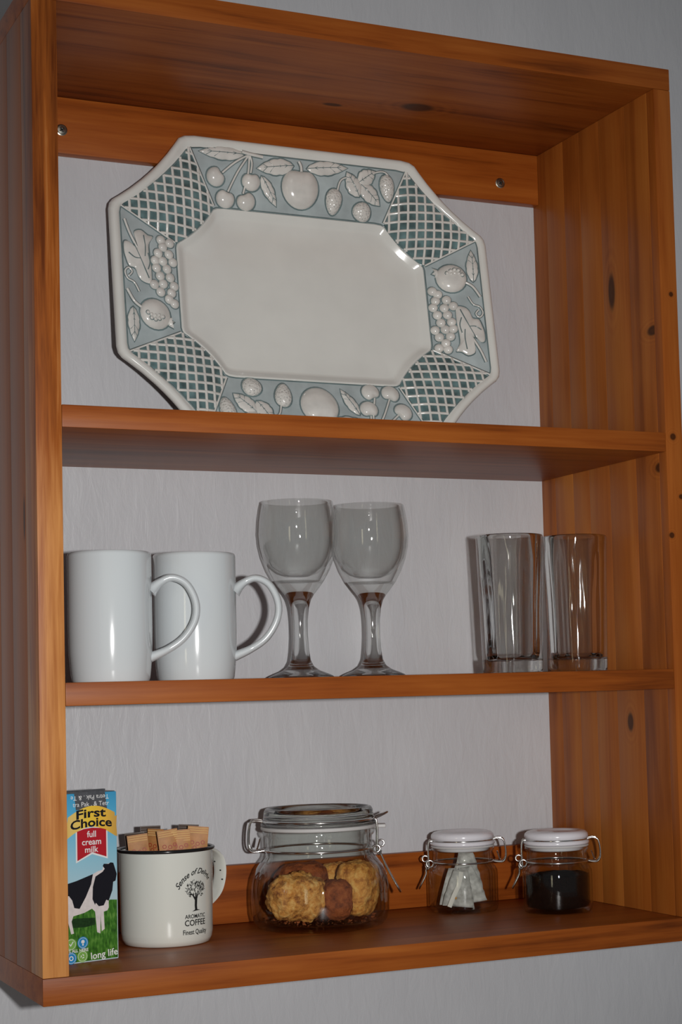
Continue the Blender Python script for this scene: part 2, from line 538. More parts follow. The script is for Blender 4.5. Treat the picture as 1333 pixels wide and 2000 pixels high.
outline_parts = []
def dome(outline, h, grow=0.0, rings=5, base=0.0):
    n = len(outline)
    cu = sum(p[0] for p in outline) / n; cv = sum(p[1] for p in outline) / n
    V, F = [], []
    for j in range(rings):
        f = math.cos(j / rings * PI / 2); hh = h * math.sin(j / rings * PI / 2)
        for (u, v) in outline:
            du, dv = u - cu, v - cv
            if grow:
                L = math.hypot(du, dv) + 1e-9
                du += du / L * grow; dv += dv / L * grow
            uu, vv = cu + du * f, cv + dv * f
            V.append(L3(uu, vv, wband(uu, vv) + base + hh))
    V.append(L3(cu, cv, wband(cu, cv) + base + h))
    for j in range(rings - 1):
        for k in range(n):
            F.append((j * n + k, j * n + (k + 1) % n, (j + 1) * n + (k + 1) % n, (j + 1) * n + k))
    for k in range(n):
        F.append(((rings - 1) * n + k, (rings - 1) * n + (k + 1) % n, len(V) - 1))
    return V, F

def ell(cu, cv, ru, rv, rot=0.0, n=22, pinch=0.0, notch=0.0):
    out = []
    for k in range(n):
        a = 2 * PI * k / n
        x, y_ = ru * math.cos(a), rv * math.sin(a)
        if pinch: x *= 1 - pinch * (0.5 - 0.5 * math.sin(a))       # narrower towards the tip below
        if notch: y_ -= notch * math.exp(-((a - PI / 2) / 0.45) ** 2)
        out.append((cu + x * math.cos(rot) - y_ * math.sin(rot), cv + x * math.sin(rot) + y_ * math.cos(rot)))
    return out

def leaf_outline(b, t, wd, wav=0.0, n=12):
    b, t = Vector(b), Vector(t); d = t - b; nr = Vector((-d.y, d.x)).normalized()
    up, dn = [], []
    for i in range(n + 1):
        s = i / n
        hw = wd / 2 * (math.sin(PI * s ** 0.8)) ** 0.85 * (1 + wav * math.sin(s * 26))
        c = b + d * s
        up.append(tuple(c + nr * hw)); dn.append(tuple(c - nr * hw))
    return up + dn[-2:0:-1]

def relief(name, outline, h, mat=M_CREAMREL, grow=0.0014):
    outline_parts.append(dome(outline, 0.0004, grow, 2, 0.00025))
    return mk(name, *dome(outline, h, base=0.0003), mat, band, angle=80)

def rtube(name, pts, r, mat=M_CREAMREL, lift=0.0004, halo=True, per=4):
    p2 = spline([(a, b, 0) for a, b in pts], per) if len(pts) > 2 else [Vector((a, b, 0)) for a, b in pts]
    path = [L3(p.x, p.y, wband(p.x, p.y) + lift) for p in p2]
    if halo:
        outline_parts.append(tube([(a, b + 0.0002, c) for a, b, c in path], r + 0.0008, 6, up=(0, 1, 0), flat=0.35))
    return mk(name, *tube(path, r, 6), mat, band, angle=80)

def veins(b, t, wd, lift):
    b, t = Vector(b), Vector(t); d = t - b; nr = Vector((-d.y, d.x)).normalized()
    parts = []
    def seg(p, q, r, l0, l1):
        parts.append(tube([L3(p.x, p.y, wband(p.x, p.y) + l0), L3(q.x, q.y, wband(q.x, q.y) + l1)], r, 5))
    for i in range(6):
        s0, s1 = i / 6, (i + 1) / 6
        f = lambda s: lift * math.sin(PI * min(1, max(0.05, s))) ** 0.5 + 0.0004
        seg(b + d * s0 * 0.95, b + d * s1 * 0.95, 0.00035, f(s0), f(s1))
    for i in range(1, 5):
        s = i / 5.5
        for sg in (-1, 1):
            p = b + d * s; q = b + d * (s + 0.13) + nr * sg * wd * 0.33 * math.sin(PI * s)
            seg(p, q, 0.00028, lift * 0.95 + 0.0003, lift * 0.55 + 0.0004)
    return join(*parts)

def leaf(b, t, wd, h=0.0022, wav=0.06):
    o = relief('leaf', leaf_outline(b, t, wd, wav), h)
    outline_parts.append(veins(b, t, wd, h))
    return o

for sg in (1, -1):
    S = lambda *p: [(a * sg, b * sg) for a, b in p]
    s1 = lambda p: (p[0] * sg, p[1] * sg)
    ra = 0.0 if sg == 1 else PI
    # cherries with their stems and leaves
    so = (-0.0549, 0.1445)
    for (c, at, rt) in (((-0.0902, 0.1192), (-0.0835, 0.1235), -0.9), ((-0.0801, 0.0985), (-0.0775, 0.1055), -0.3),
                        ((-0.0529, 0.1180), (-0.0535, 0.1262), 0.0), ((-0.0582, 0.0980), (-0.0615, 0.1050), 0.4)):
        m_ = ((so[0] + at[0]) / 2 + (0.002 if at[0] > -0.07 else -0.001), (so[1] + at[1]) / 2 + 0.001)
        rtube('cherry_stem', S(so, m_, at), 0.0011, lift=0.001)
        relief('cherry', ell(*s1(c), 0.0096, 0.0092, ra + rt, notch=0.0026), 0.0058)
    rtube('twig', S((-0.0628, 0.1460), (-0.0549, 0.1447), (-0.0409, 0.1432)), 0.0018, lift=0.0012)
    leaf(s1((-0.0600, 0.1440)), s1((-0.1075, 0.1425)), 0.0135)
    leaf(s1((-0.0418, 0.1249)), s1((-0.0260, 0.0962)), 0.0115)
    leaf(s1((-0.0073, 0.1385)), s1((-0.0467, 0.1320)), 0.0160)
    # apple
    relief('apple', ell(*s1((-0.0002, 0.1165)), 0.0208, 0.0205, ra, 30, pinch=0.10, notch=0.0035), 0.0085)
    rtube('apple_stem', S((0.0000, 0.1320), (-0.0005, 0.1375), (-0.0030, 0.1420)), 0.0015, lift=0.0035)
    leaf(s1((0.0070, 0.1372)), s1((0.0518, 0.1425)), 0.0140)
    # strawberries
    relief('strawberry', ell(*s1((0.0363, 0.1069)), 0.0103, 0.0135, ra - 0.15, pinch=0.35), 0.0062, M_STRAW)
    relief('strawberry', ell(*s1((0.0679, 0.0994)), 0.0112, 0.0100, ra + 0.5, pinch=0.2), 0.0060, M_STRAW)
    relief('strawberry', ell(*s1((0.0963, 0.1265)), 0.0092, 0.0138, ra + 0.15, pinch=0.3), 0.0062, M_STRAW)
    rtube('strawberry_stem', S((0.0404, 0.1180), (0.0440, 0.1290), (0.0530, 0.1330), (0.0650, 0.1300)), 0.0010, lift=0.0008)
    rtube('strawberry_stem', S((0.0680, 0.1330), (0.0830, 0.1410), (0.0930, 0.1425), (0.0985, 0.1380)), 0.0010, lift=0.0008)
    leaf(s1((0.0650, 0.1150)), s1((0.0510, 0.1385)), 0.0165)
    leaf(s1((0.0640, 0.1290)), s1((0.0830, 0.1425)), 0.0160)
    leaf(s1((0.0670, 0.1275)), s1((0.0880, 0.1080)), 0.0165)
    # pomegranate, grapes and vine on the short sides
    relief('pomegranate', ell(*s1((0.1612, 0.0324)), 0.0160, 0.0155, ra), 0.0068)
    relief('pomegranate_crown', [s1(p) for p in ((0.1475, 0.0420), (0.1425, 0.0440), (0.1440, 0.0400), (0.1412, 0.0375), (0.1445, 0.0362), (0.1440, 0.0330), (0.1485, 0.0350))], 0.003)
    for k, (du, dv) in enumerate(((-0.0075, 0.001), (-0.0035, 0.0035), (0.0005, 0.0048), (0.0045, 0.0040), (-0.0035, 0.0000), (0.0005, 0.0010), (0.0045, 0.0005), (0.008, -0.0010))):
        c = (0.1625 + du, 0.0352 + dv)
        uu, vv = s1(c)
        outline_parts.append(([Vector(x) - Vector((0, 0.0060, 0)) for x in dome(ell(uu, vv, 0.0026, 0.0026, 0, 8), 0.0003)[0]], dome(ell(uu, vv, 0.0026, 0.0026, 0, 8), 0.0003)[1]))
        v_, f_ = dome(ell(uu, vv, 0.0019, 0.0019, 0, 10), 0.0016, rings=3)
        mk('pomegranate_seed', [Vector(x) - Vector((0, 0.0062, 0)) for x in v_], f_, M_CREAMREL, band, angle=80)
    leaf(s1((0.1840, 0.0285)), s1((0.1850, 0.0640)), 0.0120)
    rtube('pomegranate_stem', S((0.1760, 0.0275), (0.1830, 0.0225), (0.1895, 0.0113)), 0.0014, lift=0.001)
    for c in ((0.1398, 0.0182), (0.1452, 0.0145), (0.1422, 0.0074), (0.1538, 0.0083), (0.139, -0.0001), (0.1506, -0.0006), (0.1602, 0.0016),
              (0.1427, -0.0084), (0.1533, -0.0083), (0.1455, -0.0169), (0.1567, -0.0161), (0.1387, -0.0251), (0.1493, -0.0243), (0.1577, -0.0237),
              (0.1424, -0.0328), (0.154, -0.032), (0.1485, -0.0395), (0.1408, -0.0449), (0.1501, -0.0464)):
        relief('grape', ell(*s1(c), 0.0049, 0.0049, 0, 14), 0.0040, grow=0.0009)
    rtube('tendril', S((0.1767, 0.012), (0.1814, 0.0033), (0.1880, 0.0003), (0.1905, -0.0067), (0.1865, -0.0112), (0.183, -0.0074), (0.1863, -0.0030)), 0.0009, lift=0.0006)
    vine = [(0.1632, 0.0001), (0.1716, 0.0004), (0.1767, -0.0043), (0.1795, -0.0121), (0.1855, -0.0134), (0.1885, -0.0213), (0.1900, -0.0282), (0.1895, -0.0373),
            (0.1849, -0.0387), (0.1795, -0.0330), (0.1759, -0.0358), (0.1782, -0.0436), (0.1780, -0.0500), (0.1708, -0.0530), (0.1641, -0.0490), (0.1586, -0.0480),
            (0.1634, -0.0393), (0.1637, -0.0286), (0.1623, -0.0162)]
    vo = [(p.x, p.y) for p in spline([(a * sg, b * sg, 0) for a, b in vine], 3, True)]
    relief('vine_leaf', vo, 0.0030)
    lines = []
    for pts in (((0.1660, -0.0030), (0.1730, -0.0200), (0.1800, -0.0360)), ((0.1690, -0.0250), (0.1680, -0.0350), (0.1690, -0.0470)), ((0.1740, -0.0220), (0.1800, -0.0220), (0.1860, -0.0260)), ((0.1665, -0.0120), (0.1640, -0.0200), (0.1655, -0.0290))):
        pp = spline([(a * sg, b * sg, 0) for a, b in pts], 4)
        lines.append(tube([L3(p.x, p.y, wband(p.x, p.y) + 0.0029) for p in pp], 0.0006, 5))
    outline_parts += lines
    rtube('vine_stem', S((0.1745, -0.0300), (0.1831, -0.0469), (0.1880, -0.0610)), 0.0013, lift=0.001)

# lattice corners
def chamf(u, v):
    """signed place in a corner panel for |u|,|v|: (s across, inside)"""
    d = (u + v) / math.sqrt(2); q = (v - u) / math.sqrt(2)
    def arcd(a, b, e_, g, sag):
        q0, q1 = (g - a) / math.sqrt(2), (b - e_) / math.sqrt(2)
        t = max(-0.2, min(1.2, (q - q0) / (q1 - q0)))
        d0, d1 = (a + g) / math.sqrt(2), (e_ + b) / math.sqrt(2)
        return d0 + (d1 - d0) * t - sag * 4 * t * (1 - t)
    do, di = arcd(A1, B1, E1, G1, SAG1), arcd(A2, B2, E2, G2, SAG2)
    s = (d - di) / (do - di)
    c1 = (A1 - A2) * (v - G2) - (G1 - G2) * (u - A2)
    c2 = (E1 - E2) * (v - B2) - (B1 - B2) * (u - E2)
    return s, (0 <= s <= 1 and c1 >= 0 and c2 <= 0)
def wlat(s):
    return WI + (WO - WI) * s + 0.0034 * 4 * s * (1 - s) + 0.0002

for qx, qy in ((1, 1), (-1, 1), (-1, -1), (1, -1)):
    NI, NJ = 14, 8
    V, F = [], []
    for i in range(NI + 1):
        pi_ = arc((A2, G2), (E2, B2), SAG2, i / NI); po = arc((A1, G1), (E1, B1), SAG1, i / NI)
        for j in range(NJ + 1):
            s = j / NJ; p = pi_ + (po - pi_) * s
            edge = min(1.0, 6 * min(i / NI, 1 - i / NI))
            V.append(L3(p.x * qx, p.y * qy, WI + (WO - WI) * s + (0.0034 * 4 * s * (1 - s)) * edge + 0.0002))
    for i in range(NI):
        for j in range(NJ):
            a = i * (NJ + 1) + j
            F.append((a, a + 1, a + NJ + 2, a + NJ + 1))
    panel = mk('lattice_panel', V, F, M_TEAL, platter, angle=80)
    pitch = 0.0094
    for axis in (0, 1):
        for k in range(24):
            off = 0.030 + k * pitch + (0.002 if axis else 0.0)
            runs, cur = [], []
            for m_ in range(150):
                t = 0.02 + m_ * 0.0012
                bend = 0.004 * math.sin((t - 0.05) * 14)
                u, v = (off + bend, t) if axis == 0 else (t, off + bend)
                s, ins = chamf(u, v)
                if ins: cur.append((u, v, s))
                else:
                    if len(cur) > 3: runs.append(cur)
                    cur = []
            for run in runs:
                run = run[::3] + ([run[-1]] if (len(run) - 1) % 3 else [])
                path = []
                for u, v, s in run:
                    c1 = (A1 - A2) * (v - G2) - (G1 - G2) * (u - A2); c2 = -((E1 - E2) * (v - B2) - (B1 - B2) * (u - E2))
                    ed = min(1.0, min(c1, c2) / (0.065 * 0.012))
                    path.append(L3(u * qx, v * qy, WI + (WO - WI) * s + 0.0034 * 4 * s * (1 - s) * ed + 0.0006))
                mk('lattice_strip', *tube(path, 0.00150, 6, up=(0, 1, 0), flat=0.75), M_CREAMREL, panel, angle=80)
    for (pi2, po2) in (((A2, G2), (A1, G1)), ((E2, B2), (E1, B1))):
        path = [L3((pi2[0] + (po2[0] - pi2[0]) * t) * qx, (pi2[1] + (po2[1] - pi2[1]) * t) * qy, WI + (WO - WI) * t + 0.0006) for t in (0.02, 0.3, 0.6, 0.98)]
        mk('lattice_strip', *tube(path, 0.0011, 6, up=(0, 1, 0), flat=0.8), M_CREAMREL, panel, angle=80)
        outline_parts.append(tube([(a, b, c) for a, b, c in path], 0.0020, 6, up=(0, 1, 0), flat=0.33))
# dark glaze line along both edges of the band
outline_parts.append(tube(ring(A1 - 0.0003, B1 - 0.0003, E1, G1, SAG1, WO + 0.0002), 0.0009, 6, True, up=(0, 1, 0), flat=0.4))
outline_parts.append(tube(ring(A2 + 0.0008, B2 + 0.0008, E2, G2, SAG2, WI + 0.0003), 0.0008, 6, True, up=(0, 1, 0), flat=0.4))
mk('glaze_line', *join(*outline_parts), M_TEALLINE, band, angle=80)
# stand it on the upper shelf
foot = PL_C - pZ * PB
low = min((platter.matrix_world.to_3x3() @ Vector(v.co)).z for v in rim.data.vertices)
foot.y -= 0.0008
foot.z = S1T + 0.0002 - low
platter.location = foot

# ------------------------------------------------------------------ direction helpers for turned things
def view_angle(x, y_):      # angle (about z) of the direction from a thing towards the photographer
    return math.atan2(CAM_POS.y - y_, CAM_POS.x - x)

# ------------------------------------------------------------------ white mugs
def white_mug(x, y_, R, h, label, turn):
    t = thing('coffee_mug', label, 'mug', (x, y_, S2T), view_angle(x, y_) + PI / 2 + turn, 'white mugs on the middle shelf')
    prof = [(0, 0.0015), (R * 0.80, 0.0015), (R * 0.82, 0.0002), (R * 0.90, 0.0002), (R * 0.93, 0.003), (R * 0.955, 0.011), (R * 0.99, 0.026), (R, 0.045),
            (R, h - 0.003), (R - 0.0006, h - 0.0008), (R - 0.0017, h), (R - 0.0029, h - 0.0010), (R - 0.0034, h - 0.004), (R - 0.0036, 0.03), (R * 0.83, 0.009), (R * 0.6, 0.006), (0, 0.0055)]
    mk('body', *lathe(prof, 72), M_WHITE, t, angle=60)
    zt, zb = h * 0.735, h * 0.195
    path = [(R - 0.0015, 0, zt - 0.004), (R + 0.007, 0, zt + 0.0035), (R + 0.018, 0, zt + 0.0075), (R + 0.030, 0, zt + 0.0015), (R + 0.0375, 0, zt - 0.014),
            (R + 0.0365, 0, zt - 0.030), (R + 0.0270, 0, zb + 0.0155), (R + 0.0130, 0, zb + 0.0055), (R - 0.0025, 0, zb - 0.001)]
    pp = spline(path, 6)
    n = len(pp)
    rads = [0.0034 + 0.0032 * max(0, 1 - i / 7) ** 1.5 + 0.0012 * max(0, 1 - (n - 1 - i) / 6) for i in range(n)]
    mk('handle', *tube(pp, 0.0032, 12, up=(0, 1, 0), flat=1.65, rads=rads), M_WHITE, t, angle=80)
    return t
white_mug(0.0800, 0.075, 0.0360, 0.1120, 'white porcelain mug nearest the left upright, front one of the pair', 0.0)
white_mug(0.1663, 0.105, 0.0371, 0.1140, 'white porcelain mug beside the wine glasses, rear one of the pair', -0.05)

# ------------------------------------------------------------------ stemmed glasses
def by_height(o, z0, thick, thin):
    '''solid glass below z0, thin wall above'''
    o.data.materials.clear(); o.data.materials.append(thick); o.data.materials.append(thin)
    for p in o.data.polygons:
        p.material_index = 1 if p.center.z > z0 else 0
    return o

def wine_glass(x, y_, k, label):
    t = thing('wine_glass', label, 'wine glass', (x, y_, S2T + 0.0001), 0, 'wine glasses on the middle shelf')
    bowl_in = [(0.0319, 0.1708), (0.0331, 0.1640), (0.0348, 0.1520), (0.0355, 0.1400), (0.0345, 0.1290), (0.0315, 0.1180), (0.0260, 0.1085), (0.0180, 0.1020), (0.0090, 0.0990), (0, 0.0985)]
    prof = [(0, 0.0016), (0.018, 0.0012), (0.0290, 0.0), (0.0308, 0.0004), (0.0311, 0.0016), (0.0300, 0.0029), (0.0255, 0.0050), (0.0180, 0.0080), (0.0125, 0.0120),
            (0.0094, 0.0180), (0.0080, 0.0280), (0.0072, 0.0420), (0.0073, 0.0560), (0.0085, 0.0680), (0.0108, 0.0765), (0.0138, 0.0815), (0.0180, 0.0868),
            (0.0235, 0.0945), (0.0290, 0.1050), (0.0335, 0.1170), (0.0362, 0.1290), (0.0371, 0.1400), (0.0363, 0.1530), (0.0345, 0.1645), (0.0330, 0.1710), (0.0325, 0.1716)]
    prof = [(r * k, z * k * 0.972) for r, z in prof + bowl_in]
    by_height(mk('glass', *lathe(prof, 72), M_GLASS, t, angle=75), 0.0950 * k, M_GLASS, M_THIN)
    return t
wine_glass(0.3020, 0.192, 1.043, 'stemmed wine glass next to the white mug handle')
wine_glass(0.3811, 0.196, 1.035, 'stemmed wine glass on the side towards the tumblers')

# ------------------------------------------------------------------ tumblers
def tumbler(x, y_, rt, rb, h, label, ph):
    t = thing('glass_tumbler', label, 'tumbler', (x, y_, S2T + 0.0001), ph, 'tumblers on the middle shelf')
    prof = [(0, 0.0018), (rb * 0.75, 0.0014), (rb * 0.92, 0.0), (rb * 0.99, 0.0010), (rb, 0.004), (rb + (rt - rb) * 0.10, 0.014), (rb + (rt - rb) * 0.5, h * 0.5), (rt, h - 0.002), (rt - 0.0004, h - 0.0004), (rt - 0.0010, h),
            (rt - 0.0017, h - 0.0006), (rt - 0.0020, h - 0.003), (rt - 0.0024, h - 0.010), (rt - 0.0030, h - 0.026), (rt - (rt - rb) * 0.5 - 0.0034, h * 0.5), (rb - 0.0032, 0.020), (rb - 0.0045, 0.0145), (rb - 0.010, 0.0125), (0, 0.012)]
    def mod(i, a, r, z):
        if 12 < i < 17:
            return r + 0.00085 * math.cos(9 * a + 0.5 * math.sin(2 * a))
        return r
    o = by_height(mk('glass', *lathe(prof, 108, mod), M_GLASS, t, angle=75), 0.0150, M_GLASS, M_TUMB)
    o.data.materials.append(M_TUMBIN)          # the fluted inside of the wall
    for p in o.data.polygons:
        if p.center.z > 0.0150 and p.normal.x * p.center.x + p.normal.y * p.center.y < 0: p.material_index = 2
    return t
tumbler(0.4900, 0.105, 0.0332, 0.0294, 0.1352, 'clear straight tumbler standing in front of the grey wall', 0.2)
tumbler(0.5610, 0.100, 0.0323, 0.0292, 0.1350, 'clear straight tumbler standing in front of the pine side', 0.5)

# ------------------------------------------------------------------ print helpers
def poly2(pts):
    return [(p[0], p[1], 0.0) for p in pts], [tuple(range(len(pts)))]

def text_mesh(s, size, bold=0.0, shear=0.0, sx=1.0):
    """flat outline lettering, centred on its middle; returns verts (x, y) and faces"""
    cu = bpy.data.curves.new('lettering', 'FONT')
    cu.body = s; cu.size = size; cu.offset = bold; cu.shear = shear
    cu.align_x = 'CENTER'; cu.align_y = 'CENTER'; cu.resolution_u = 3
    o = bpy.data.objects.new('lettering', cu); COL.objects.link(o)
    bpy.context.view_layer.update()
    me = bpy.data.meshes.new_from_object(o.evaluated_get(bpy.context.evaluated_depsgraph_get()))
    V = [(v.co.x * sx, v.co.y, 0.0) for v in me.vertices]; F = [tuple(p.vertices) for p in me.polygons]
    bpy.data.objects.remove(o); bpy.data.curves.remove(cu); bpy.data.meshes.remove(me)
    if V:
        mx = (min(v[0] for v in V) + max(v[0] for v in V)) / 2
        V = [(v[0] - mx, v[1], 0.0) for v in V]
    return V, F

def place2(vf, x, y_, rot=0.0):
    V, F = vf; c, s = math.cos(rot), math.sin(rot)
    return [(v[0] * c - v[1] * s + x, v[0] * s + v[1] * c + y_, 0.0) for v in V], F

def disc2(x, y_, r, n=24):
    return [(x + r * math.cos(2 * PI * k / n), y_ + r * math.sin(2 * PI * k / n), 0.0) for k in range(n)], [tuple(range(n))]

# ------------------------------------------------------------------ milk carton
CW, CH, CD = 0.0545, 0.1420, 0.0400
C_RZ = math.radians(13)
cr = Vector((0.0829, 0.0743))
cmid = cr - Vector((math.cos(C_RZ), math.sin(C_RZ))) * (CW / 2)
carton = thing('milk_carton', 'small blue milk carton with a cow on grass, beside the enamel mug', 'carton', (cmid.x, cmid.y, TB + 0.0001), C_RZ)
cm = NT('printed_sky_board')
sx_ = cm.n('ShaderNodeSeparateXYZ'); tcn = cm.n('ShaderNodeTexCoord'); cm.l(tcn.outputs['Object'], sx_.inputs[0])
cm.l(cm.ramp(cm.math('DIVIDE', sx_.outputs[2], CH), [(0.30, s2l((196, 216, 222))), (0.62, s2l((150, 204, 224))), (0.86, s2l((92, 182, 222))), (1.0, s2l((66, 160, 206)))]), cm.b.inputs['Base Color'])
cm.set(Roughness=0.28, Coat_Weight=0.2)
M_SKY = cm.m
gm = NT('printed_grass')
gn = gm.n('ShaderNodeTexNoise', Scale=420.0, Detail=4.0); gm.l(gm.coord((1, 1, 0.35)), gn.inputs['Vector'])
gm.l(gm.ramp(gn.outputs[0], [(0.3, s2l((34, 74, 22))), (0.52, s2l((66, 122, 38))), (0.75, s2l((112, 160, 70)))]), gm.b.inputs['Base Color'])
gm.set(Roughness=0.28)
M_GRASS = gm.m
M_PRWHITE = plain('print_white', s2l((238, 238, 236)), 0.3)
M_PRCOW = plain('print_cow_white', s2l((226, 216, 214)), 0.3, noise_amt=0.08, noise_scale=200)
M_PRBLACK = plain('print_black', s2l((24, 22, 30)), 0.3)
M_PRGREY = plain('print_charcoal', s2l((84, 86, 90)), 0.3, noise_amt=0.2, noise_scale=260)
M_PRSHADE = plain('print_dark_grass', s2l((30, 58, 24)), 0.3, noise_amt=0.3, noise_scale=400)
M_PRRED = plain('print_red', s2l((186, 32, 44)), 0.3)
M_PRBLUE = plain('print_blue', s2l((44, 140, 200)), 0.3)
M_PRGREEN = plain('print_green', s2l((128, 180, 84)), 0.3)
ym = NT('print_yellow')
sy_ = ym.n('ShaderNodeSeparateXYZ'); tcy = ym.n('ShaderNodeTexCoord'); ym.l(tcy.outputs['Object'], sy_.inputs[0])
ym.l(ym.ramp(ym.math('ADD', ym.math('DIVIDE', sy_.outputs[0], CW), 0.5), [(0.0, s2l((222, 158, 50))), (0.2, s2l((236, 204, 120))), (0.5, s2l((246, 208, 66))), (0.8, s2l((240, 190, 70))), (1.0, s2l((206, 160, 80)))]), ym.b.inputs['Base Color'])
ym.set(Roughness=0.3)
M_PRYELLOW = ym.m
v, f = box(-CW / 2, CW / 2, 0, CD, 0, CH)
body = bevel_obj(mk('body', v, f, M_SKY, carton, smooth=False), 0.0011, 2)
# folded gable flaps and the seam lying across the top
mk('top_seam', *box(-CW / 2 + 0.001, CW / 2 - 0.001, CD * 0.45, CD * 0.55, CH - 0.0002, CH + 0.0016), M_PRGREY, carton, smooth=False)
mk('top_panel', *box(-CW / 2 + 0.0012, CW / 2 - 0.0012, 0.0012, CD - 0.0012, CH - 0.0004, CH + 0.0004), M_PRGREY, carton, smooth=False)

def cp(px, py):             # print layout -> coordinates on the carton's front (metres)
    return ((px - 176.5) * 0.000508, (1880 - py) * 0.000444)
def decal(name, vf, mat, lift, parent=None):
    V, F = vf
    return mk(name, [(x, -lift, z) for x, z, _ in V], F, mat, parent or carton, smooth=False, recalc=False)
def cpl(pts): return poly2([cp(*p) for p in pts])
def c3(pts): return cpl([(120 + a / 3.92, 1530 + b / 3.92) for a, b in pts])
LX, RX = -CW / 2 + 0.0010, CW / 2 - 0.0010
g_top = [(LX + (RX - LX) * i / 8, 0.0440 + 0.0065 * (i / 8) + 0.0008 * math.sin(i * 2.1)) for i in range(9)]
decal('grass_print', poly2([(LX, 0.0012), (RX, 0.0012)] + g_top[::-1]), M_GRASS, 0.0001)
blk = decal('top_label', cpl([(151, 1557.5), (208, 1557.5), (212, 1592), (154, 1592)]), M_PRGREY, 0.00012)
decal('label_text', join(place2(text_mesh('tra Pak . & Tetr', 0.0054), *cp(182, 1582)), place2(text_mesh('Tetra Pak . & Te', 0.0054), *cp(180, 1569), PI)), M_PRWHITE, 0.0002, blk)
ban = []
for i in range(13):
    s = i / 12; ban.append((139 + s * 87, 1606 - 22 * math.sin(PI * (0.06 + s * 0.86)) + 3 - 3 * s))
for i in range(13):
    s = 1 - i / 12; ban.append((133 + s * 95, 1653 - 27 * math.sin(PI * (0.05 + s * 0.9)) - 2 * s))
bn = decal('banner', cpl(ban), M_PRYELLOW, 0.00022)
decal('banner_tail', cpl([(130.5, 1612), (139, 1615), (136, 1640), (130.5, 1648), (133.5, 1630)]), M_PRYELLOW, 0.00018, bn)
decal('banner_tail', cpl([(224, 1610), (230, 1606), (229, 1625), (230.5, 1648), (226, 1642)]), M_PRYELLOW, 0.00018, bn)
def arched(s, size, cx, cy_, bold, width_px, sag_px):
    V, F = text_mesh(s, size, bold)
    w_ = max(v[0] for v in V) - min(v[0] for v in V); k = width_px * 0.000508 / w_
    x0, y0 = cp(cx, cy_)
    out = []
    for x, y_, _ in V:
        tt = x * k / (width_px * 0.000508 / 2)
        out.append((x0 + x * k, y0 + y_ - sag_px * 0.000446 * tt * tt + tt * 1.2 * 0.000446, 0))
    return out, F
decal('brand_text', join(arched('First', 0.0104, 182, 1599.5, 0.00028, 55, 2.0), arched('Choice', 0.0104, 182, 1617.5, 0.00028, 77, 4.0)), M_PRBLACK, 0.00034, bn)
pen = decal('pennant_border', cpl([(153, 1632), (168, 1627), (183, 1625.5), (198, 1627), (212, 1631), (212, 1688), (183, 1677), (153, 1692)]), M_PRWHITE, 0.00016)
decal('pennant', cpl([(155.5, 1632.5), (168, 1628.5), (183, 1627), (198, 1628.5), (209.5, 1632), (209.5, 1684), (183, 1673.5), (155.5, 1688)]), M_PRRED, 0.00026, pen)
decal('pennant_text', join(place2(text_mesh('full', 0.0074, 0.0001), *cp(182, 1639.5)), place2(text_mesh('cream', 0.0074, 0.0001), *cp(182, 1654)), place2(text_mesh('milk', 0.0074, 0.0001), *cp(182, 1668.5))), M_PRWHITE, 0.00036, pen)
decal('cow_shadow', c3([(60, 1060), (110, 1040), (200, 1045), (262, 1050), (262, 1100), (190, 1112), (110, 1108), (70, 1095)]), M_PRSHADE, 0.00015)
cow = decal('cow_print', c3([(46, 880), (60, 800), (130, 770), (250, 725), (285, 708), (320, 700), (330, 660), (380, 655), (410, 690), (424, 740), (415, 790), (395, 800), (385, 870), (362, 940), (362, 985), (352, 1005),
                             (325, 1012), (330, 1140), (308, 1155), (302, 1030), (298, 1170), (275, 1158), (262, 1005), (240, 980), (185, 1005), (105, 1022), (92, 1060), (108, 1148), (88, 1152), (70, 1075), (60, 1025), (46, 985)]), M_PRCOW, 0.0002)
decal('cow_patch', c3([(46, 790), (60, 782), (130, 765), (250, 725), (235, 800), (196, 890), (150, 972), (112, 962), (98, 905), (75, 870), (58, 872), (50, 900), (46, 860)]), M_PRBLACK, 0.00032, cow)
decal('cow_patch', c3([(268, 745), (320, 715), (336, 694), (322, 672), (330, 656), (365, 660), (380, 650), (400, 655), (410, 690), (424, 740), (415, 790), (397, 797), (390, 860), (362, 935), (345, 925), (325, 965), (290, 968), (268, 940), (262, 955), (244, 910), (248, 820)]), M_PRBLACK, 0.00032, cow)
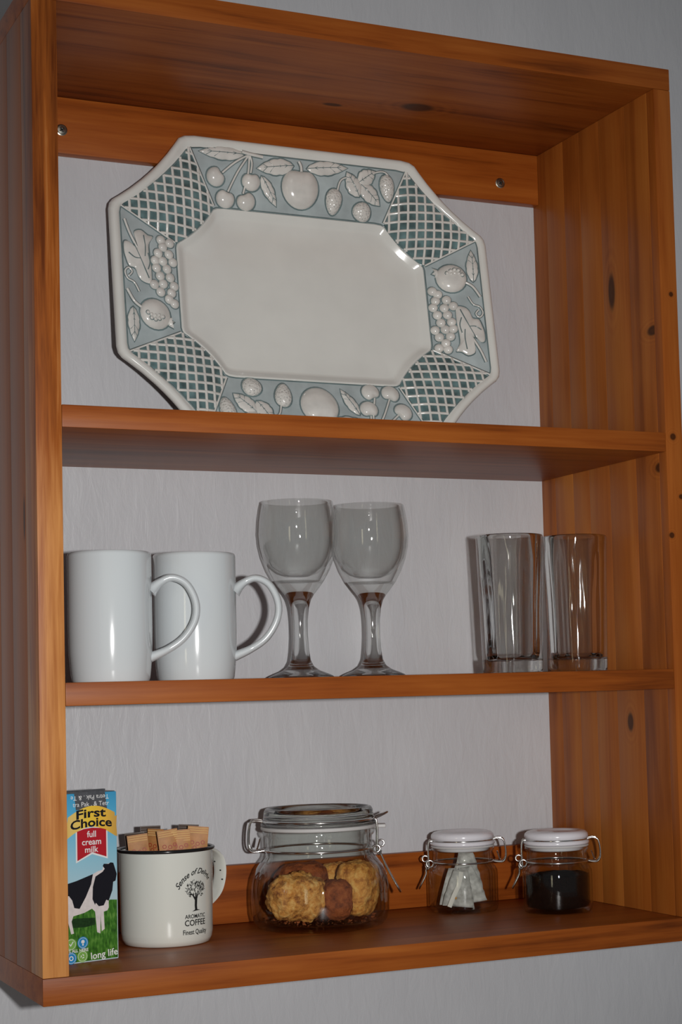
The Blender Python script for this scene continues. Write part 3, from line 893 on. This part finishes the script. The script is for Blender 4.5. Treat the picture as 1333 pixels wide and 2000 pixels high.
for i, (bx, by, mt) in enumerate(((142, 1843, M_PRGREEN), (163.5, 1842, M_PRBLUE), (142, 1869, M_PRBLUE), (162.5, 1867.5, M_PRGREEN))):
    x0, y0 = cp(bx, by)
    bd = decal('badge', disc2(x0, y0, 0.0050), mt, 0.0002)
    rg = [(x0 + r * math.cos(2 * PI * k / 24), y0 + r * math.sin(2 * PI * k / 24), 0) for r in (0.0042, 0.0039) for k in range(24)]
    decal('badge_ring', (rg, [(k, (k + 1) % 24, 24 + (k + 1) % 24, 24 + k) for k in range(24)]), M_PRWHITE, 0.0003, bd)
    if i == 0: mark = poly2([(x0 - 0.0018, y0 + 0.0002), (x0 - 0.0004, y0 - 0.0018), (x0 + 0.0024, y0 + 0.0022), (x0 + 0.0016, y0 + 0.0024), (x0 - 0.0004, y0 - 0.0004), (x0 - 0.0012, y0 + 0.0008)])
    elif i == 1: mark = join(disc2(x0, y0 + 0.0008, 0.0016, 14), poly2([(x0 - 0.0007, y0 - 0.0024), (x0 + 0.0007, y0 - 0.0024), (x0 + 0.0005, y0), (x0 - 0.0005, y0)]))
    elif i == 2:
        rr = [(x0 + r * math.cos(2 * PI * k / 16), y0 + r * math.sin(2 * PI * k / 16), 0) for r in (0.0020, 0.0012) for k in range(16)]
        mark = (rr, [(k, (k + 1) % 16, 16 + (k + 1) % 16, 16 + k) for k in range(16)])
    else:
        mark = join(*[poly2([(x0 + 0.0019 * math.cos(a), y0 + 0.0019 * math.sin(a)), (x0 + 0.0022 * math.cos(a + 1.3), y0 + 0.0022 * math.sin(a + 1.3)), (x0 + 0.0010 * math.cos(a + 1.2), y0 + 0.0010 * math.sin(a + 1.2)), (x0 + 0.0009 * math.cos(a + 0.2), y0 + 0.0009 * math.sin(a + 0.2))]) for a in (0.3, 2.4, 4.5)])
    decal('badge_mark', mark, M_PRWHITE, 0.0003, bd)
decal('badge_text', place2(text_mesh("IT'S ALL HERE", 0.0036, 0.00008), *cp(152, 1856)), M_PRWHITE, 0.00035)
decal('long_life_text', place2(text_mesh('long life', 0.0082, 0.0001), *cp(203, 1868), math.radians(4)), M_PRWHITE, 0.0002)

# ------------------------------------------------------------------ enamel mug
EX, EY, ER, EH = 0.1471, 0.143, 0.0420, 0.0850
em = thing('enamel_mug', 'cream enamel mug with black rim and a printed tree, holding sugar sachets', 'mug', (EX, EY, TB + 0.0001), view_angle(EX, EY) + PI / 2)
R_ = ER
mk('body', *lathe([(0, 0.0008), (R_ * 0.84, 0.0), (R_ * 0.91, 0.0012), (R_ * 0.96, 0.0055), (R_ * 0.98, 0.011), (R_ * 0.985, 0.03), (R_, EH - 0.003), (R_ + 0.0002, EH - 0.0012),
                   (R_ - 0.0010, EH - 0.0012), (R_ * 0.985 - 0.0013, 0.03), (R_ * 0.95 - 0.0012, 0.007), (R_ * 0.84, 0.0022), (0, 0.0022)], 80), M_ENAMEL, em, angle=60)
mk('rim', *tube(circle(R_ + 0.0006, EH - 0.0006, 80), 0.0016, 10, True, up=(0, 0, 1)), M_BLACKEN, em, angle=80)
ha = math.radians(46)
hd = Vector((math.cos(ha), math.sin(ha), 0))
hp = [hd * (R_ - 0.001) + Vector((0, 0, EH * 0.90)), hd * (R_ + 0.014) + Vector((0, 0, EH * 0.93)), hd * (R_ + 0.027) + Vector((0, 0, EH * 0.83)), hd * (R_ + 0.030) + Vector((0, 0, EH * 0.65)),
      hd * (R_ + 0.024) + Vector((0, 0, EH * 0.46)), hd * (R_ + 0.010) + Vector((0, 0, EH * 0.34)), hd * (R_ - 0.002) + Vector((0, 0, EH * 0.31))]
side = Vector((-hd.y, hd.x, 0))
hdl = mk('handle', *tube(spline(hp, 6), 0.0017, 12, up=tuple(side), flat=4.6), M_ENAMEL, em, angle=80)
for k, (t_, dv) in enumerate(((14, 0.004), (20, -0.005), (25, 0.003), (17, -0.002))):
    pq = spline(hp, 6)[t_]; inw = -hd
    c = pq + side * dv + inw * 0.0016
    mk('enamel_chip', *tube([c - side * 0.0007, c + side * 0.0007], 0.0007, 6), M_BLACKEN, hdl)

def on_mug(vf, ang, z, lift=0.0004, kx=1.0):
    V, F = vf; out = []
    for x, y_, _ in V:
        zz = z + y_
        rr = R_ * (0.985 + 0.015 * (zz - 0.03) / (EH - 0.033)) + lift
        a = ang + x * kx / R_
        out.append((rr * math.cos(a), rr * math.sin(a), zz))
    return out, F
PANG = -PI / 2 + math.radians(38)
def mprint(name, vf, z, mat=M_INK, lift=0.00035):
    return mk(name, *on_mug(vf, PANG, z - TB, lift), mat, em, smooth=False, recalc=False)
# cursive line bent into an arch over the tree
V, F = text_mesh('Sense of Delight', 0.0082, 0.00014, 0.42)
w_ = max(v[0] for v in V) - min(v[0] for v in V); kk = 0.0455 / w_
arcv = []
for x, y_, _ in V:
    a = x * kk / 0.0207
    r_ = 0.0207 + y_ * 0.85
    arcv.append((r_ * math.sin(a), r_ * math.cos(a) + 0.003 * math.sin(a), 0))
mprint('script_text', (arcv, F), 0.0668)
trunk = [(-0.0010, 0.0000), (-0.0014, 0.0040), (-0.0012, 0.0090), (-0.0040, 0.0135), (-0.0090, 0.0150), (-0.0040, 0.0150), (-0.0008, 0.0115), (-0.0006, 0.0170), (0.0002, 0.0120), (0.0035, 0.0170), (0.0016, 0.0100), (0.0012, 0.0040), (0.0016, 0.0000)]
roots = [(-0.0042, -0.0009), (-0.0010, 0.0007), (0.0016, 0.0007), (0.0052, -0.0002), (0.0010, -0.0004)]
tl = [poly2(trunk), poly2(roots)]
for k in range(150):
    a = random.uniform(0, 2 * PI); r_ = math.sqrt(random.random())
    x, y_ = 0.0108 * r_ * math.cos(a) + 0.0004, 0.0188 + 0.0082 * r_ * math.sin(a)
    if y_ < 0.0130 and abs(x) < 0.005: continue
    an = math.atan2(y_ - 0.010, x) + random.uniform(-0.6, 0.6); l = random.uniform(0.0009, 0.0016); b_ = 0.00036
    c, s = math.cos(an), math.sin(an)
    tl.append(poly2([(x + l * c, y_ + l * s), (x - b_ * s, y_ + b_ * c), (x - l * c, y_ - l * s), (x + b_ * s, y_ - b_ * c)]))
mprint('tree_print', join(*tl), 0.0535)
mprint('text_line', text_mesh('AROMATIC', 0.0050, 0.00008, 0, 0.90), 0.0482)
cf = text_mesh('COFFEE', 0.0074, 0.00012, 0, 0.92)
mprint('text_line', cf, 0.0425)
mprint('text_line', text_mesh('Finest Quality', 0.0060, 0.0001, 0, 0.80), 0.0345)

# ------------------------------------------------------------------ sugar sachets in the mug
M_KRAFT = plain('kraft_paper', s2l((182, 126, 72)), 0.55, noise_amt=0.14, noise_scale=180)
M_KRAFTD = plain('dark_brown_paper', s2l((70, 50, 36)), 0.5, noise_amt=0.15, noise_scale=180)
M_REDINK = plain('red_ink', s2l((160, 58, 34)), 0.5)
M_CRIMP = plain('kraft_crimp', s2l((226, 184, 122)), 0.5)
def sachet(dx, dy, top, lean_x, lean_y, rz, w_, dark, label, stripes=False):
    t = thing('sugar_sachet', label, 'sachet', (0, 0, 0), 0, 'sachets in the enamel mug')
    h = (top - 0.0042) / (math.cos(lean_x) * math.cos(lean_y)) - abs(math.sin(lean_y)) * w_ / 2
    NX, NZ = 6, 14
    V, F = [], []
    for sd in (-1, 1):
        for j in range(NZ + 1):
            for i in range(NX + 1):
                u = i / NX * 2 - 1; s = j / NZ
                th = 0.0020 * (1 - u * u) * min(1, s * 7, (1 - s) * 5.5) + 0.0003
                V.append((u * w_ / 2, sd * th + 0.0008 * math.sin(6 * s + rz * 5), h * s))
    o = (NX + 1) * (NZ + 1)
    for sd in (0, 1):
        for j in range(NZ):
            for i in range(NX):
                a = sd * o + j * (NX + 1) + i
                F.append((a, a + 1, a + NX + 2, a + NX + 1))
    for j in range(NZ):
        for i in (0, NX):
            a = j * (NX + 1) + i; F.append((a, a + NX + 1, o + a + NX + 1, o + a))
    for i in range(NX):
        for j in (0, NZ):
            a = j * (NX + 1) + i; F.append((a, a + 1, o + a + 1, o + a))
    bd = mk('packet', V, F, M_KRAFTD if dark else M_KRAFT, t, angle=50)
    for k in range(5 if stripes else 3):
        z = h - 0.0016 - k * 0.0020
        mk('crimp', *tube([(-w_ / 2 + 0.0006, -0.0008 + 0.0008 * math.sin(6 * z / h + rz * 5), z), (w_ / 2 - 0.0006, -0.0008 + 0.0008 * math.sin(6 * z / h + rz * 5), z)], 0.00055, 6), M_KRAFTD if dark else M_CRIMP, bd)
    if not dark:
        for k, (ax, az) in enumerate(((-0.0045, h - 0.0145), (0.0005, h - 0.0155), (0.0050, h - 0.0140), (-0.002, h - 0.0190), (0.004, h - 0.020))):
            yy = -0.0026 + 0.0008 * math.sin(6 * az / h + rz * 5) + 0.00006 * (ax / 0.005) ** 2 * 8
            rr = [(ax + r * math.cos(2 * PI * q / 12), yy, az + r * math.sin(2 * PI * q / 12)) for r in (0.0019, 0.0012) for q in range(12)]
            mk('stamp', rr, [(q, (q + 1) % 12, 12 + (q + 1) % 12, 12 + q) for q in range(12)], M_REDINK, bd, smooth=False, recalc=False)
    # stands in the mug: top centre at (dx, dy) seen from the photographer, leaning
    va = view_angle(EX, EY) + PI / 2
    rot = Matrix.Rotation(va, 4, 'Z') @ Matrix.Rotation(lean_y, 4, 'Y') @ Matrix.Rotation(lean_x, 4, 'X') @ Matrix.Rotation(rz, 4, 'Z')
    topv = rot @ Vector((0, 0, h))
    tw = Vector((EX, EY, 0)) + Matrix.Rotation(va, 3, 'Z') @ Vector((dx, dy, 0)); tw.z = TB + top
    t.matrix_world = Matrix.Translation(tw - topv) @ rot
    return t
px2 = 0.000458
SA = [(-60, -0.002, 0.0980, 0.02, -0.10, 0.10, 0.0185, False, 'brown sugar sachet with red stamps at the left in the enamel mug', False),
      (-20, 0.004, 0.1020, 0.00, 0.04, -0.5, 0.0165, False, 'brown sugar sachet edge-on behind the two middle sachets', False),
      (3, -0.012, 0.1020, 0.03, -0.12, 0.15, 0.0185, False, 'plain tan sugar sachet in the middle of the enamel mug', False),
      (30, -0.010, 0.1015, 0.02, -0.03, 0.05, 0.0185, False, 'tan sugar sachet with a striped crimped top, middle of the mug', True),
      (70, 0.002, 0.1030, 0.02, 0.10, 0.0, 0.0190, False, 'tan sugar sachet at the right by the mug handle', False),
      (-66, 0.016, 0.0985, -0.03, -0.08, 0.0, 0.0180, True, 'dark brown sachet at the far left of the enamel mug', False),
      (-32, 0.018, 0.1040, -0.03, 0.0, 0.1, 0.0185, True, 'dark brown sachet behind the middle sachets', False),
      (50, 0.018, 0.1040, -0.03, 0.06, 0.0, 0.0185, True, 'dark brown sachet behind the rightmost tan sachet', False)]
for a in SA:
    sachet(a[0] * px2 * 0.93, *a[1:])

# ------------------------------------------------------------------ clip-top jars
def wire(name, pts, r, parent, closed=False, per=5, smooth_path=True):
    p = spline(pts, per, closed) if smooth_path else pts
    return mk(name, *tube(p, r, 8, closed), M_STEEL, parent, angle=80)

def clip_fittings(t, rn, zn, rl, zl, out, s, wr, lever, tab=True):
    """rn, zn: neck wire; rl, zl: wire round the lid; out: reach of the hinge loop; s = +1: lever towards +x, hinge towards -x"""
    wire('neck_wire', circle(rn + wr * 0.4, zn, 48), wr, t, True, 1)
    wire('lid_wire', circle(rl + wr * 0.4, zl, 48), wr, t, True, 1)
    # hinge: bent loop from the lid wire down to the neck wire
    hw = 0.20 * rn
    x0, x1 = -s * (rl - 0.0005), -s * (rl + out)
    xn = -s * (rn + 0.001)
    loop = wire('hinge_loop', [(x0, -hw, zl), (x0 - s * out * 0.55, -hw, zl + 0.0012), (x1 + s * 0.0012, -hw, zl - 0.002), (x1 - s * 0.0005, -hw * 0.9, zn + (zl - zn) * 0.25), (x1 + s * 0.003, -hw * 0.8, zn - 0.0008), (xn, -hw * 0.7, zn)], wr, t)
    wire('hinge_loop', [(x0, hw, zl), (x0 - s * out * 0.55, hw, zl + 0.0012), (x1 + s * 0.0012, hw, zl - 0.002), (x1 - s * 0.0005, hw * 0.9, zn + (zl - zn) * 0.25), (x1 + s * 0.003, hw * 0.8, zn - 0.0008), (xn, hw * 0.7, zn)], wr, t)
    wire('hinge_pin', [(-s * (rn + out * 0.55), -hw * 1.15, zn + 0.0022), (-s * (rn + out * 0.35), 0, zn + (zl - zn) * 0.42), (-s * (rn + out * 0.55), hw * 1.15, zn + 0.0022)], wr * 0.9, t)
    # lever side
    lw = 0.26 * rn
    X = lambda a: s * (rn + a)
    wire('clamp_wire', [(s * rl, -lw, zl), (X(0.0035), -lw * 1.02, zl - 0.0012), (X(0.0045), -lw * 1.02, (zl + zn) / 2), (X(0.0040), -lw, zn - 0.004), (X(0.0058), -lw * 0.9, zn - 0.0065), (X(0.0075), -lw * 0.8, zn - 0.003)], wr, t)
    wire('clamp_wire', [(s * rl, lw, zl), (X(0.0035), lw * 1.02, zl - 0.0012), (X(0.0045), lw * 1.02, (zl + zn) / 2), (X(0.0040), lw, zn - 0.004), (X(0.0058), lw * 0.9, zn - 0.0065), (X(0.0075), lw * 0.8, zn - 0.003)], wr, t)
    wire('clamp_coil', [(X(0.0030) + s * 0.0034 * math.cos(a), -lw * 1.1 + 0.0002 * a, zn - 0.0010 + 0.0034 * math.sin(a)) for a in [k * PI / 5 for k in range(17)]], wr * 0.9, t, per=2)
    wire('clamp_coil', [(X(0.0075) + s * 0.0030 * math.cos(a), -lw * 0.9 + 0.0002 * a, zn + 0.0040 + 0.0030 * math.sin(a)) for a in [k * PI / 5 for k in range(17)]], wr * 0.9, t, per=2)
    lx, lz = lever
    wire('lever', [(X(0.0040), -lw * 0.75, zn - 0.001), (X(0.0070), -lw * 0.75, zn - 0.006), (X(lx * 0.55), -lw * 0.7, zn - lz * 0.5), (X(lx), -lw * 0.55, zn - lz), (X(lx + 0.0006), 0, zn - lz - 0.0015),
                   (X(lx), lw * 0.55, zn - lz), (X(lx * 0.55), lw * 0.7, zn - lz * 0.5), (X(0.0070), lw * 0.75, zn - 0.006), (X(0.0040), lw * 0.75, zn - 0.001)], wr * 1.05, t)

def inner_close(prof_out, prof_in): return prof_out + prof_in

# biscuit jar
BX, BY = 0.3038, 0.160
jar = thing('clip_jar', 'large clip-top glass jar with a clear glass lid, holding rusks', 'jar', (BX, BY, TB + 0.0001), view_angle(BX, BY) + PI / 2)
bo = [(0, 0.0030), (0.030, 0.0026), (0.052, 0.0003), (0.0555, 0.0002), (0.0600, 0.0022), (0.0636, 0.0070), (0.0655, 0.0150), (0.0661, 0.0270), (0.0658, 0.0380), (0.0640, 0.0480), (0.0600, 0.0570), (0.0550, 0.0635), (0.0520, 0.0670),
      (0.0508, 0.0705), (0.0522, 0.0728), (0.0508, 0.0750), (0.0508, 0.0850), (0.0530, 0.0872), (0.0540, 0.0900), (0.0530, 0.0918), (0.0500, 0.0922)]
bi = [(0.0478, 0.0915), (0.0474, 0.0700), (0.0490, 0.0650), (0.0560, 0.0560), (0.0605, 0.0470), (0.0622, 0.0370), (0.0626, 0.0270), (0.0618, 0.0150), (0.0590, 0.0085), (0.0530, 0.0055), (0.030, 0.0055), (0, 0.0060)]
mk('jar_body', *lathe(bo + bi, 96), M_JAR, jar, angle=75)
mk('gasket', *ring_lathe([(0.0485, 0.0925), (0.0545, 0.0925), (0.0553, 0.0935), (0.0553, 0.0950), (0.0545, 0.0958), (0.0485, 0.0958)], 80), M_GASKET, jar, angle=40)
v, f = box(0.0520, 0.0640, -0.0075, 0.0075, 0.0915, 0.0950)
bevel_obj(mk('gasket_tab', v, f, M_GASKET, jar), 0.0013, 3)
mk('lid', *lathe([(0, 0.0930), (0.040, 0.0930), (0.0470, 0.0925), (0.0476, 0.0961), (0.0545, 0.0961), (0.0552, 0.0975), (0.0548, 0.0992), (0.0530, 0.1002), (0.0525, 0.1050), (0.0520, 0.1095), (0.0505, 0.1122), (0.0485, 0.1128), (0.0465, 0.1118), (0.0450, 0.1085), (0.0420, 0.1068), (0, 0.1064)], 96), M_LIDGLASS, jar, angle=75)
clip_fittings(jar, 0.0512, 0.0735, 0.0530, 0.1006, 0.0135, 1, 0.0010, (0.024, 0.041))
wire('clamp_tab', [(0.0535, -0.010, 0.1010), (0.0600, -0.007, 0.1035), (0.0660, 0.0, 0.1060), (0.0600, 0.007, 0.1035), (0.0535, 0.010, 0.1010)], 0.0010, jar)

def small_jar(x, y_, label, lid_mat):
    t = thing('clip_jar', label, 'jar', (x, y_, TB + 0.0001), view_angle(x, y_) + PI / 2)
    o = [(0, 0.0022), (0.020, 0.0018), (0.0300, 0.0001), (0.0322, 0.0004), (0.0338, 0.0022), (0.0345, 0.0060), (0.0346, 0.0360), (0.0342, 0.0405), (0.0322, 0.0440), (0.0304, 0.0455), (0.0298, 0.0475), (0.0306, 0.0490), (0.0298, 0.0505), (0.0298, 0.0590), (0.0312, 0.0605), (0.0316, 0.0622), (0.0306, 0.0634), (0.0290, 0.0636)]
    i = [(0.0276, 0.0630), (0.0274, 0.0470), (0.0295, 0.0425), (0.0316, 0.0395), (0.0321, 0.0350), (0.0321, 0.0080), (0.0310, 0.0050), (0.0280, 0.0040), (0, 0.0042)]
    mk('jar_body', *lathe(o + i, 80), M_JAR, t, angle=75)
    mk('gasket', *ring_lathe([(0.0280, 0.0637), (0.0314, 0.0637), (0.0320, 0.0646), (0.0314, 0.0655), (0.0280, 0.0655)], 64), M_GASKET, t, angle=40)
    mk('lid', *lathe([(0, 0.0600), (0.0255, 0.0600), (0.0268, 0.0612), (0.0270, 0.0656), (0.0305, 0.0656), (0.0322, 0.0664), (0.0326, 0.0680), (0.0318, 0.0694), (0.0300, 0.0700), (0.0298, 0.0712), (0.0312, 0.0722), (0.0318, 0.0740), (0.0312, 0.0765), (0.0290, 0.0785), (0.0255, 0.0795), (0.0215, 0.0790), (0.0195, 0.0778), (0.0100, 0.0772), (0, 0.0772)], 72), lid_mat, t, angle=60)
    clip_fittings(t, 0.0302, 0.0490, 0.0302, 0.0706, 0.0125, -1, 0.0009, (0.0135, 0.024))
    return t
S1X, S1Y, S2X, S2Y = 0.4660, 0.178, 0.5400, 0.118
j1 = small_jar(S1X, S1Y, 'small clip-top glass jar of white tea bags with a white lid', M_LIDWHITE)
j2 = small_jar(S2X, S2Y, 'small clip-top glass jar of dark ground coffee with a white lid', M_LIDWHITE)

# ------------------------------------------------------------------ rusks and crumbs
def rusk_mat(name, c1, c2, c3):
    m = NT(name)
    a = m.n('ShaderNodeTexNoise', Scale=130.0, Detail=6.0, Roughness=0.65); m.l(m.coord(), a.inputs['Vector'])
    m.l(m.ramp(a.outputs[0], [(0.32, c1), (0.50, c2), (0.68, c3)]), m.b.inputs['Base Color'])
    m.set(Roughness=0.8)
    m.bump(a.outputs[0], 1.0, 0.003)
    return m.m
M_RUSK = rusk_mat('oat_rusk', s2l((126, 62, 20)), s2l((220, 152, 72)), s2l((246, 200, 124)))
M_RUSKT = rusk_mat('tan_rusk', s2l((146, 76, 26)), s2l((222, 152, 70)), s2l((242, 190, 106)))
M_RUSKB = rusk_mat('brown_rusk', s2l((100, 46, 18)), s2l((150, 76, 34)), s2l((170, 96, 48)))
def rusk(px_w, mat, size, rot, seed, label, rough=0.0035, power=3.0):
    bm = bmesh.new(); bmesh.ops.create_icosphere(bm, subdivisions=5, radius=1.0)
    for v_ in bm.verts:
        c = v_.co
        k = (abs(c.x) ** power + abs(c.y) ** power + abs(c.z) ** power) ** (-1 / power)
        p = Vector((c.x * k * size[0], c.y * k * size[1], c.z * k * size[2]))
        nz = noise.noise(p * 95 + Vector((seed, 0, 0))) * 0.7 + noise.noise(p * 240 + Vector((0, seed, 0))) * 0.4 + noise.noise(p * 520 + Vector((0, 0, seed))) * 0.32
        v_.co = p + c.normalized() * nz * rough
    me = bpy.data.meshes.new('rusk'); bm.to_mesh(me); bm.free()
    me.materials.append(mat); me.shade_smooth()
    o = link(bpy.data.objects.new('rusk', me))
    va = view_angle(BX, BY) + PI / 2
    loc = Vector((BX, BY, 0)) + Matrix.Rotation(va, 3, 'Z') @ Vector((px_w[0], px_w[1], 0)); loc.z = TB + px_w[2]
    o.location = loc
    o.rotation_euler = (rot[0], rot[1], va + rot[2])
    return tag(o, label, 'rusk', 'rusks in the large jar')
rusk((-0.0215, -0.0215, 0.0310), M_RUSK, (0.0275, 0.0185, 0.0215), (0.1, 0.12, 0.25), 1.3, 'large pale oat rusk at the left front of the big jar', 0.0048, 2.6)
rusk((0.0160, -0.016, 0.0265), M_RUSKB, (0.0140, 0.0150, 0.0185), (0.0, 0.0, 0.1), 5.1, 'red-brown rusk in the middle of the big jar', 0.0020, 3.2)
rusk((0.0355, 0.003, 0.0345), M_RUSKT, (0.0175, 0.0200, 0.0250), (0.0, 0.10, -0.5), 8.7, 'upright tan rusk at the right of the big jar', 0.0026, 4.0)
rusk((-0.0170, 0.024, 0.0340), M_RUSKB, (0.0260, 0.0180, 0.0240), (0.0, -0.1, -0.2), 3.3, 'brown rusk at the back left of the big jar', 0.0026, 3.4)
rusk((0.0160, 0.036, 0.0330), M_RUSKT, (0.0170, 0.0140, 0.0230), (0.0, 0.0, 0.3), 9.9, 'tan rusk at the back of the big jar', 0.0026, 3.4)
cv, cf_ = [], []
va = view_angle(BX, BY) + PI / 2
for k in range(220):
    a = random.uniform(0, 2 * PI); r_ = 0.054 * math.sqrt(random.random()); s = random.uniform(0.0006, 0.0022)
    c = Vector((BX + r_ * math.cos(a), BY + r_ * math.sin(a), TB + 0.0063 + s * 0.6))
    pts = [c + Vector((random.uniform(-1, 1), random.uniform(-1, 1), random.uniform(-0.6, 0.8))) * s for _ in range(4)]
    o_ = len(cv); cv += pts; cf_ += [(o_, o_ + 1, o_ + 2), (o_, o_ + 2, o_ + 3), (o_, o_ + 3, o_ + 1), (o_ + 1, o_ + 3, o_ + 2)]
tag(mk('rusk_crumbs', cv, cf_, M_RUSKB, smooth=False), 'loose brown crumbs on the bottom of the big jar', 'crumbs', kind='stuff')

# ------------------------------------------------------------------ tea bags
tm = NT('tea_bag_paper')
ta = tm.n('ShaderNodeTexNoise', Scale=160.0, Detail=4.0); tm.l(tm.coord(), ta.inputs['Vector'])
tm.l(tm.ramp(ta.outputs[0], [(0.3, s2l((150, 148, 144))), (0.7, s2l((214, 212, 208)))]), tm.b.inputs['Base Color'])
tm.set(Roughness=0.7); tm.bump(ta.outputs[0], 0.5, 0.001)
M_TEA = tm.m
M_TAG = plain('tea_tag_card', s2l((226, 222, 214)), 0.6)
M_TAGMARK = plain('tea_tag_mark', s2l((206, 150, 70)), 0.6)
def tea_bag(dx, dy, z, lx, ly, rz, seed, label, with_tag=False):
    t = thing('tea_bag', label, 'tea bag', (0, 0, 0), 0, 'tea bags in the small jar')
    NX, NZ = 10, 12; h = 0.036; V, F = [], []
    for sd in (-1, 1):
        for j in range(NZ + 1):
            for i in range(NX + 1):
                u = i / NX * 2 - 1; s = j / NZ
                w_ = 0.0320 * (1 - 0.55 * s ** 1.3)
                th = 0.0052 * (1 - u * u) * math.sin(PI * min(1, 0.08 + s * 0.92)) ** 0.7 + 0.0002
                p = Vector((u * w_ / 2, sd * th, h * s))
                q = noise.noise(p * 160 + Vector((seed, sd * 0.01, 0))) * 0.0016
                V.append((p.x + q * 0.6, p.y + q, p.z))
    o = (NX + 1) * (NZ + 1)
    for sd in (0, 1):
        for j in range(NZ):
            for i in range(NX):
                a = sd * o + j * (NX + 1) + i; F.append((a, a + 1, a + NX + 2, a + NX + 1))
    for j in range(NZ):
        for i in (0, NX):
            a = j * (NX + 1) + i; F.append((a, a + NX + 1, o + a + NX + 1, o + a))
    for i in range(NX):
        for j in (0, NZ):
            a = j * (NX + 1) + i; F.append((a, a + 1, o + a + 1, o + a))
    mk('pouch', V, F, M_TEA, t, angle=80)
    if with_tag:
        pth = [(-0.010, -0.0085, -0.001), (-0.0065, -0.0088, 0.010), (-0.002, -0.0075, 0.022), (0.0, -0.003, 0.034)]
        tg = mk('tag_strip', *tube(spline(pth, 4), 0.0004, 6, up=(1, 0, 0), flat=5.5), M_TAG, t)
        mk('tag_mark', *tube([(-0.0045, -0.0092, 0.007), (-0.0038, -0.0092, 0.009)], 0.0009, 6), M_TAGMARK, tg)
    va = view_angle(S1X, S1Y) + PI / 2
    rot = Matrix.Rotation(va, 4, 'Z') @ Matrix.Rotation(lx, 4, 'X') @ Matrix.Rotation(ly, 4, 'Y') @ Matrix.Rotation(rz, 4, 'Z')
    loc = Vector((S1X, S1Y, 0)) + Matrix.Rotation(va, 3, 'Z') @ Vector((dx, dy, 0)); loc.z = TB + z
    t.matrix_world = Matrix.Translation(loc) @ rot
tea_bag(-0.0060, -0.0150, 0.0060, -0.12, 0.10, 0.15, 1.1, 'white tea bag with a hanging tag at the front of the small jar', True)
tea_bag(0.0080, -0.0070, 0.0085, -0.10, -0.16, -0.3, 4.4, 'white tea bag leaning at the right of the small jar')
tea_bag(-0.0105, 0.0010, 0.0065, 0.0, 0.06, 0.5, 7.7, 'white tea bag at the left of the small jar')
tea_bag(0.0030, 0.0040, 0.0215, 0.05, 0.0, -0.1, 2.9, 'white tea bag standing highest in the middle of the small jar')
tea_bag(0.0020, 0.0160, 0.0065, 0.10, -0.1, 0.3, 5.5, 'white tea bag at the back of the small jar')

# ------------------------------------------------------------------ ground coffee
km = NT('ground_coffee')
ka = km.n('ShaderNodeTexNoise', Scale=900.0, Detail=3.0); km.l(km.coord(), ka.inputs['Vector'])
km.l(km.ramp(ka.outputs[0], [(0.35, (0.0025, 0.001, 0.0006, 1)), (0.65, (0.012, 0.005, 0.003, 1))]), km.b.inputs['Base Color'])
km.set(Roughness=0.95, Specular_IOR_Level=0.1); km.bump(ka.outputs[0], 0.8, 0.001)
V, F = lathe([(0, 0.0046), (0.0275, 0.0046), (0.0300, 0.0056), (0.0312, 0.0085), (0.0312, 0.0340), (0.0308, 0.0352), (0.0260, 0.0362), (0.018, 0.0372), (0.009, 0.0376), (0, 0.0378)], 64)
V = [Vector(p) + Vector((0, 0, (noise.noise(Vector(p) * 130) * 0.0016 + p[0] * 0.05) if p[2] > 0.033 else 0)) for p in V]
cof = mk('ground_coffee', V, F, km.m, angle=60)
cof.location = (S2X, S2Y, TB + 0.0001)
tag(cof, 'dark ground coffee filling half of the small jar', 'coffee', kind='stuff')
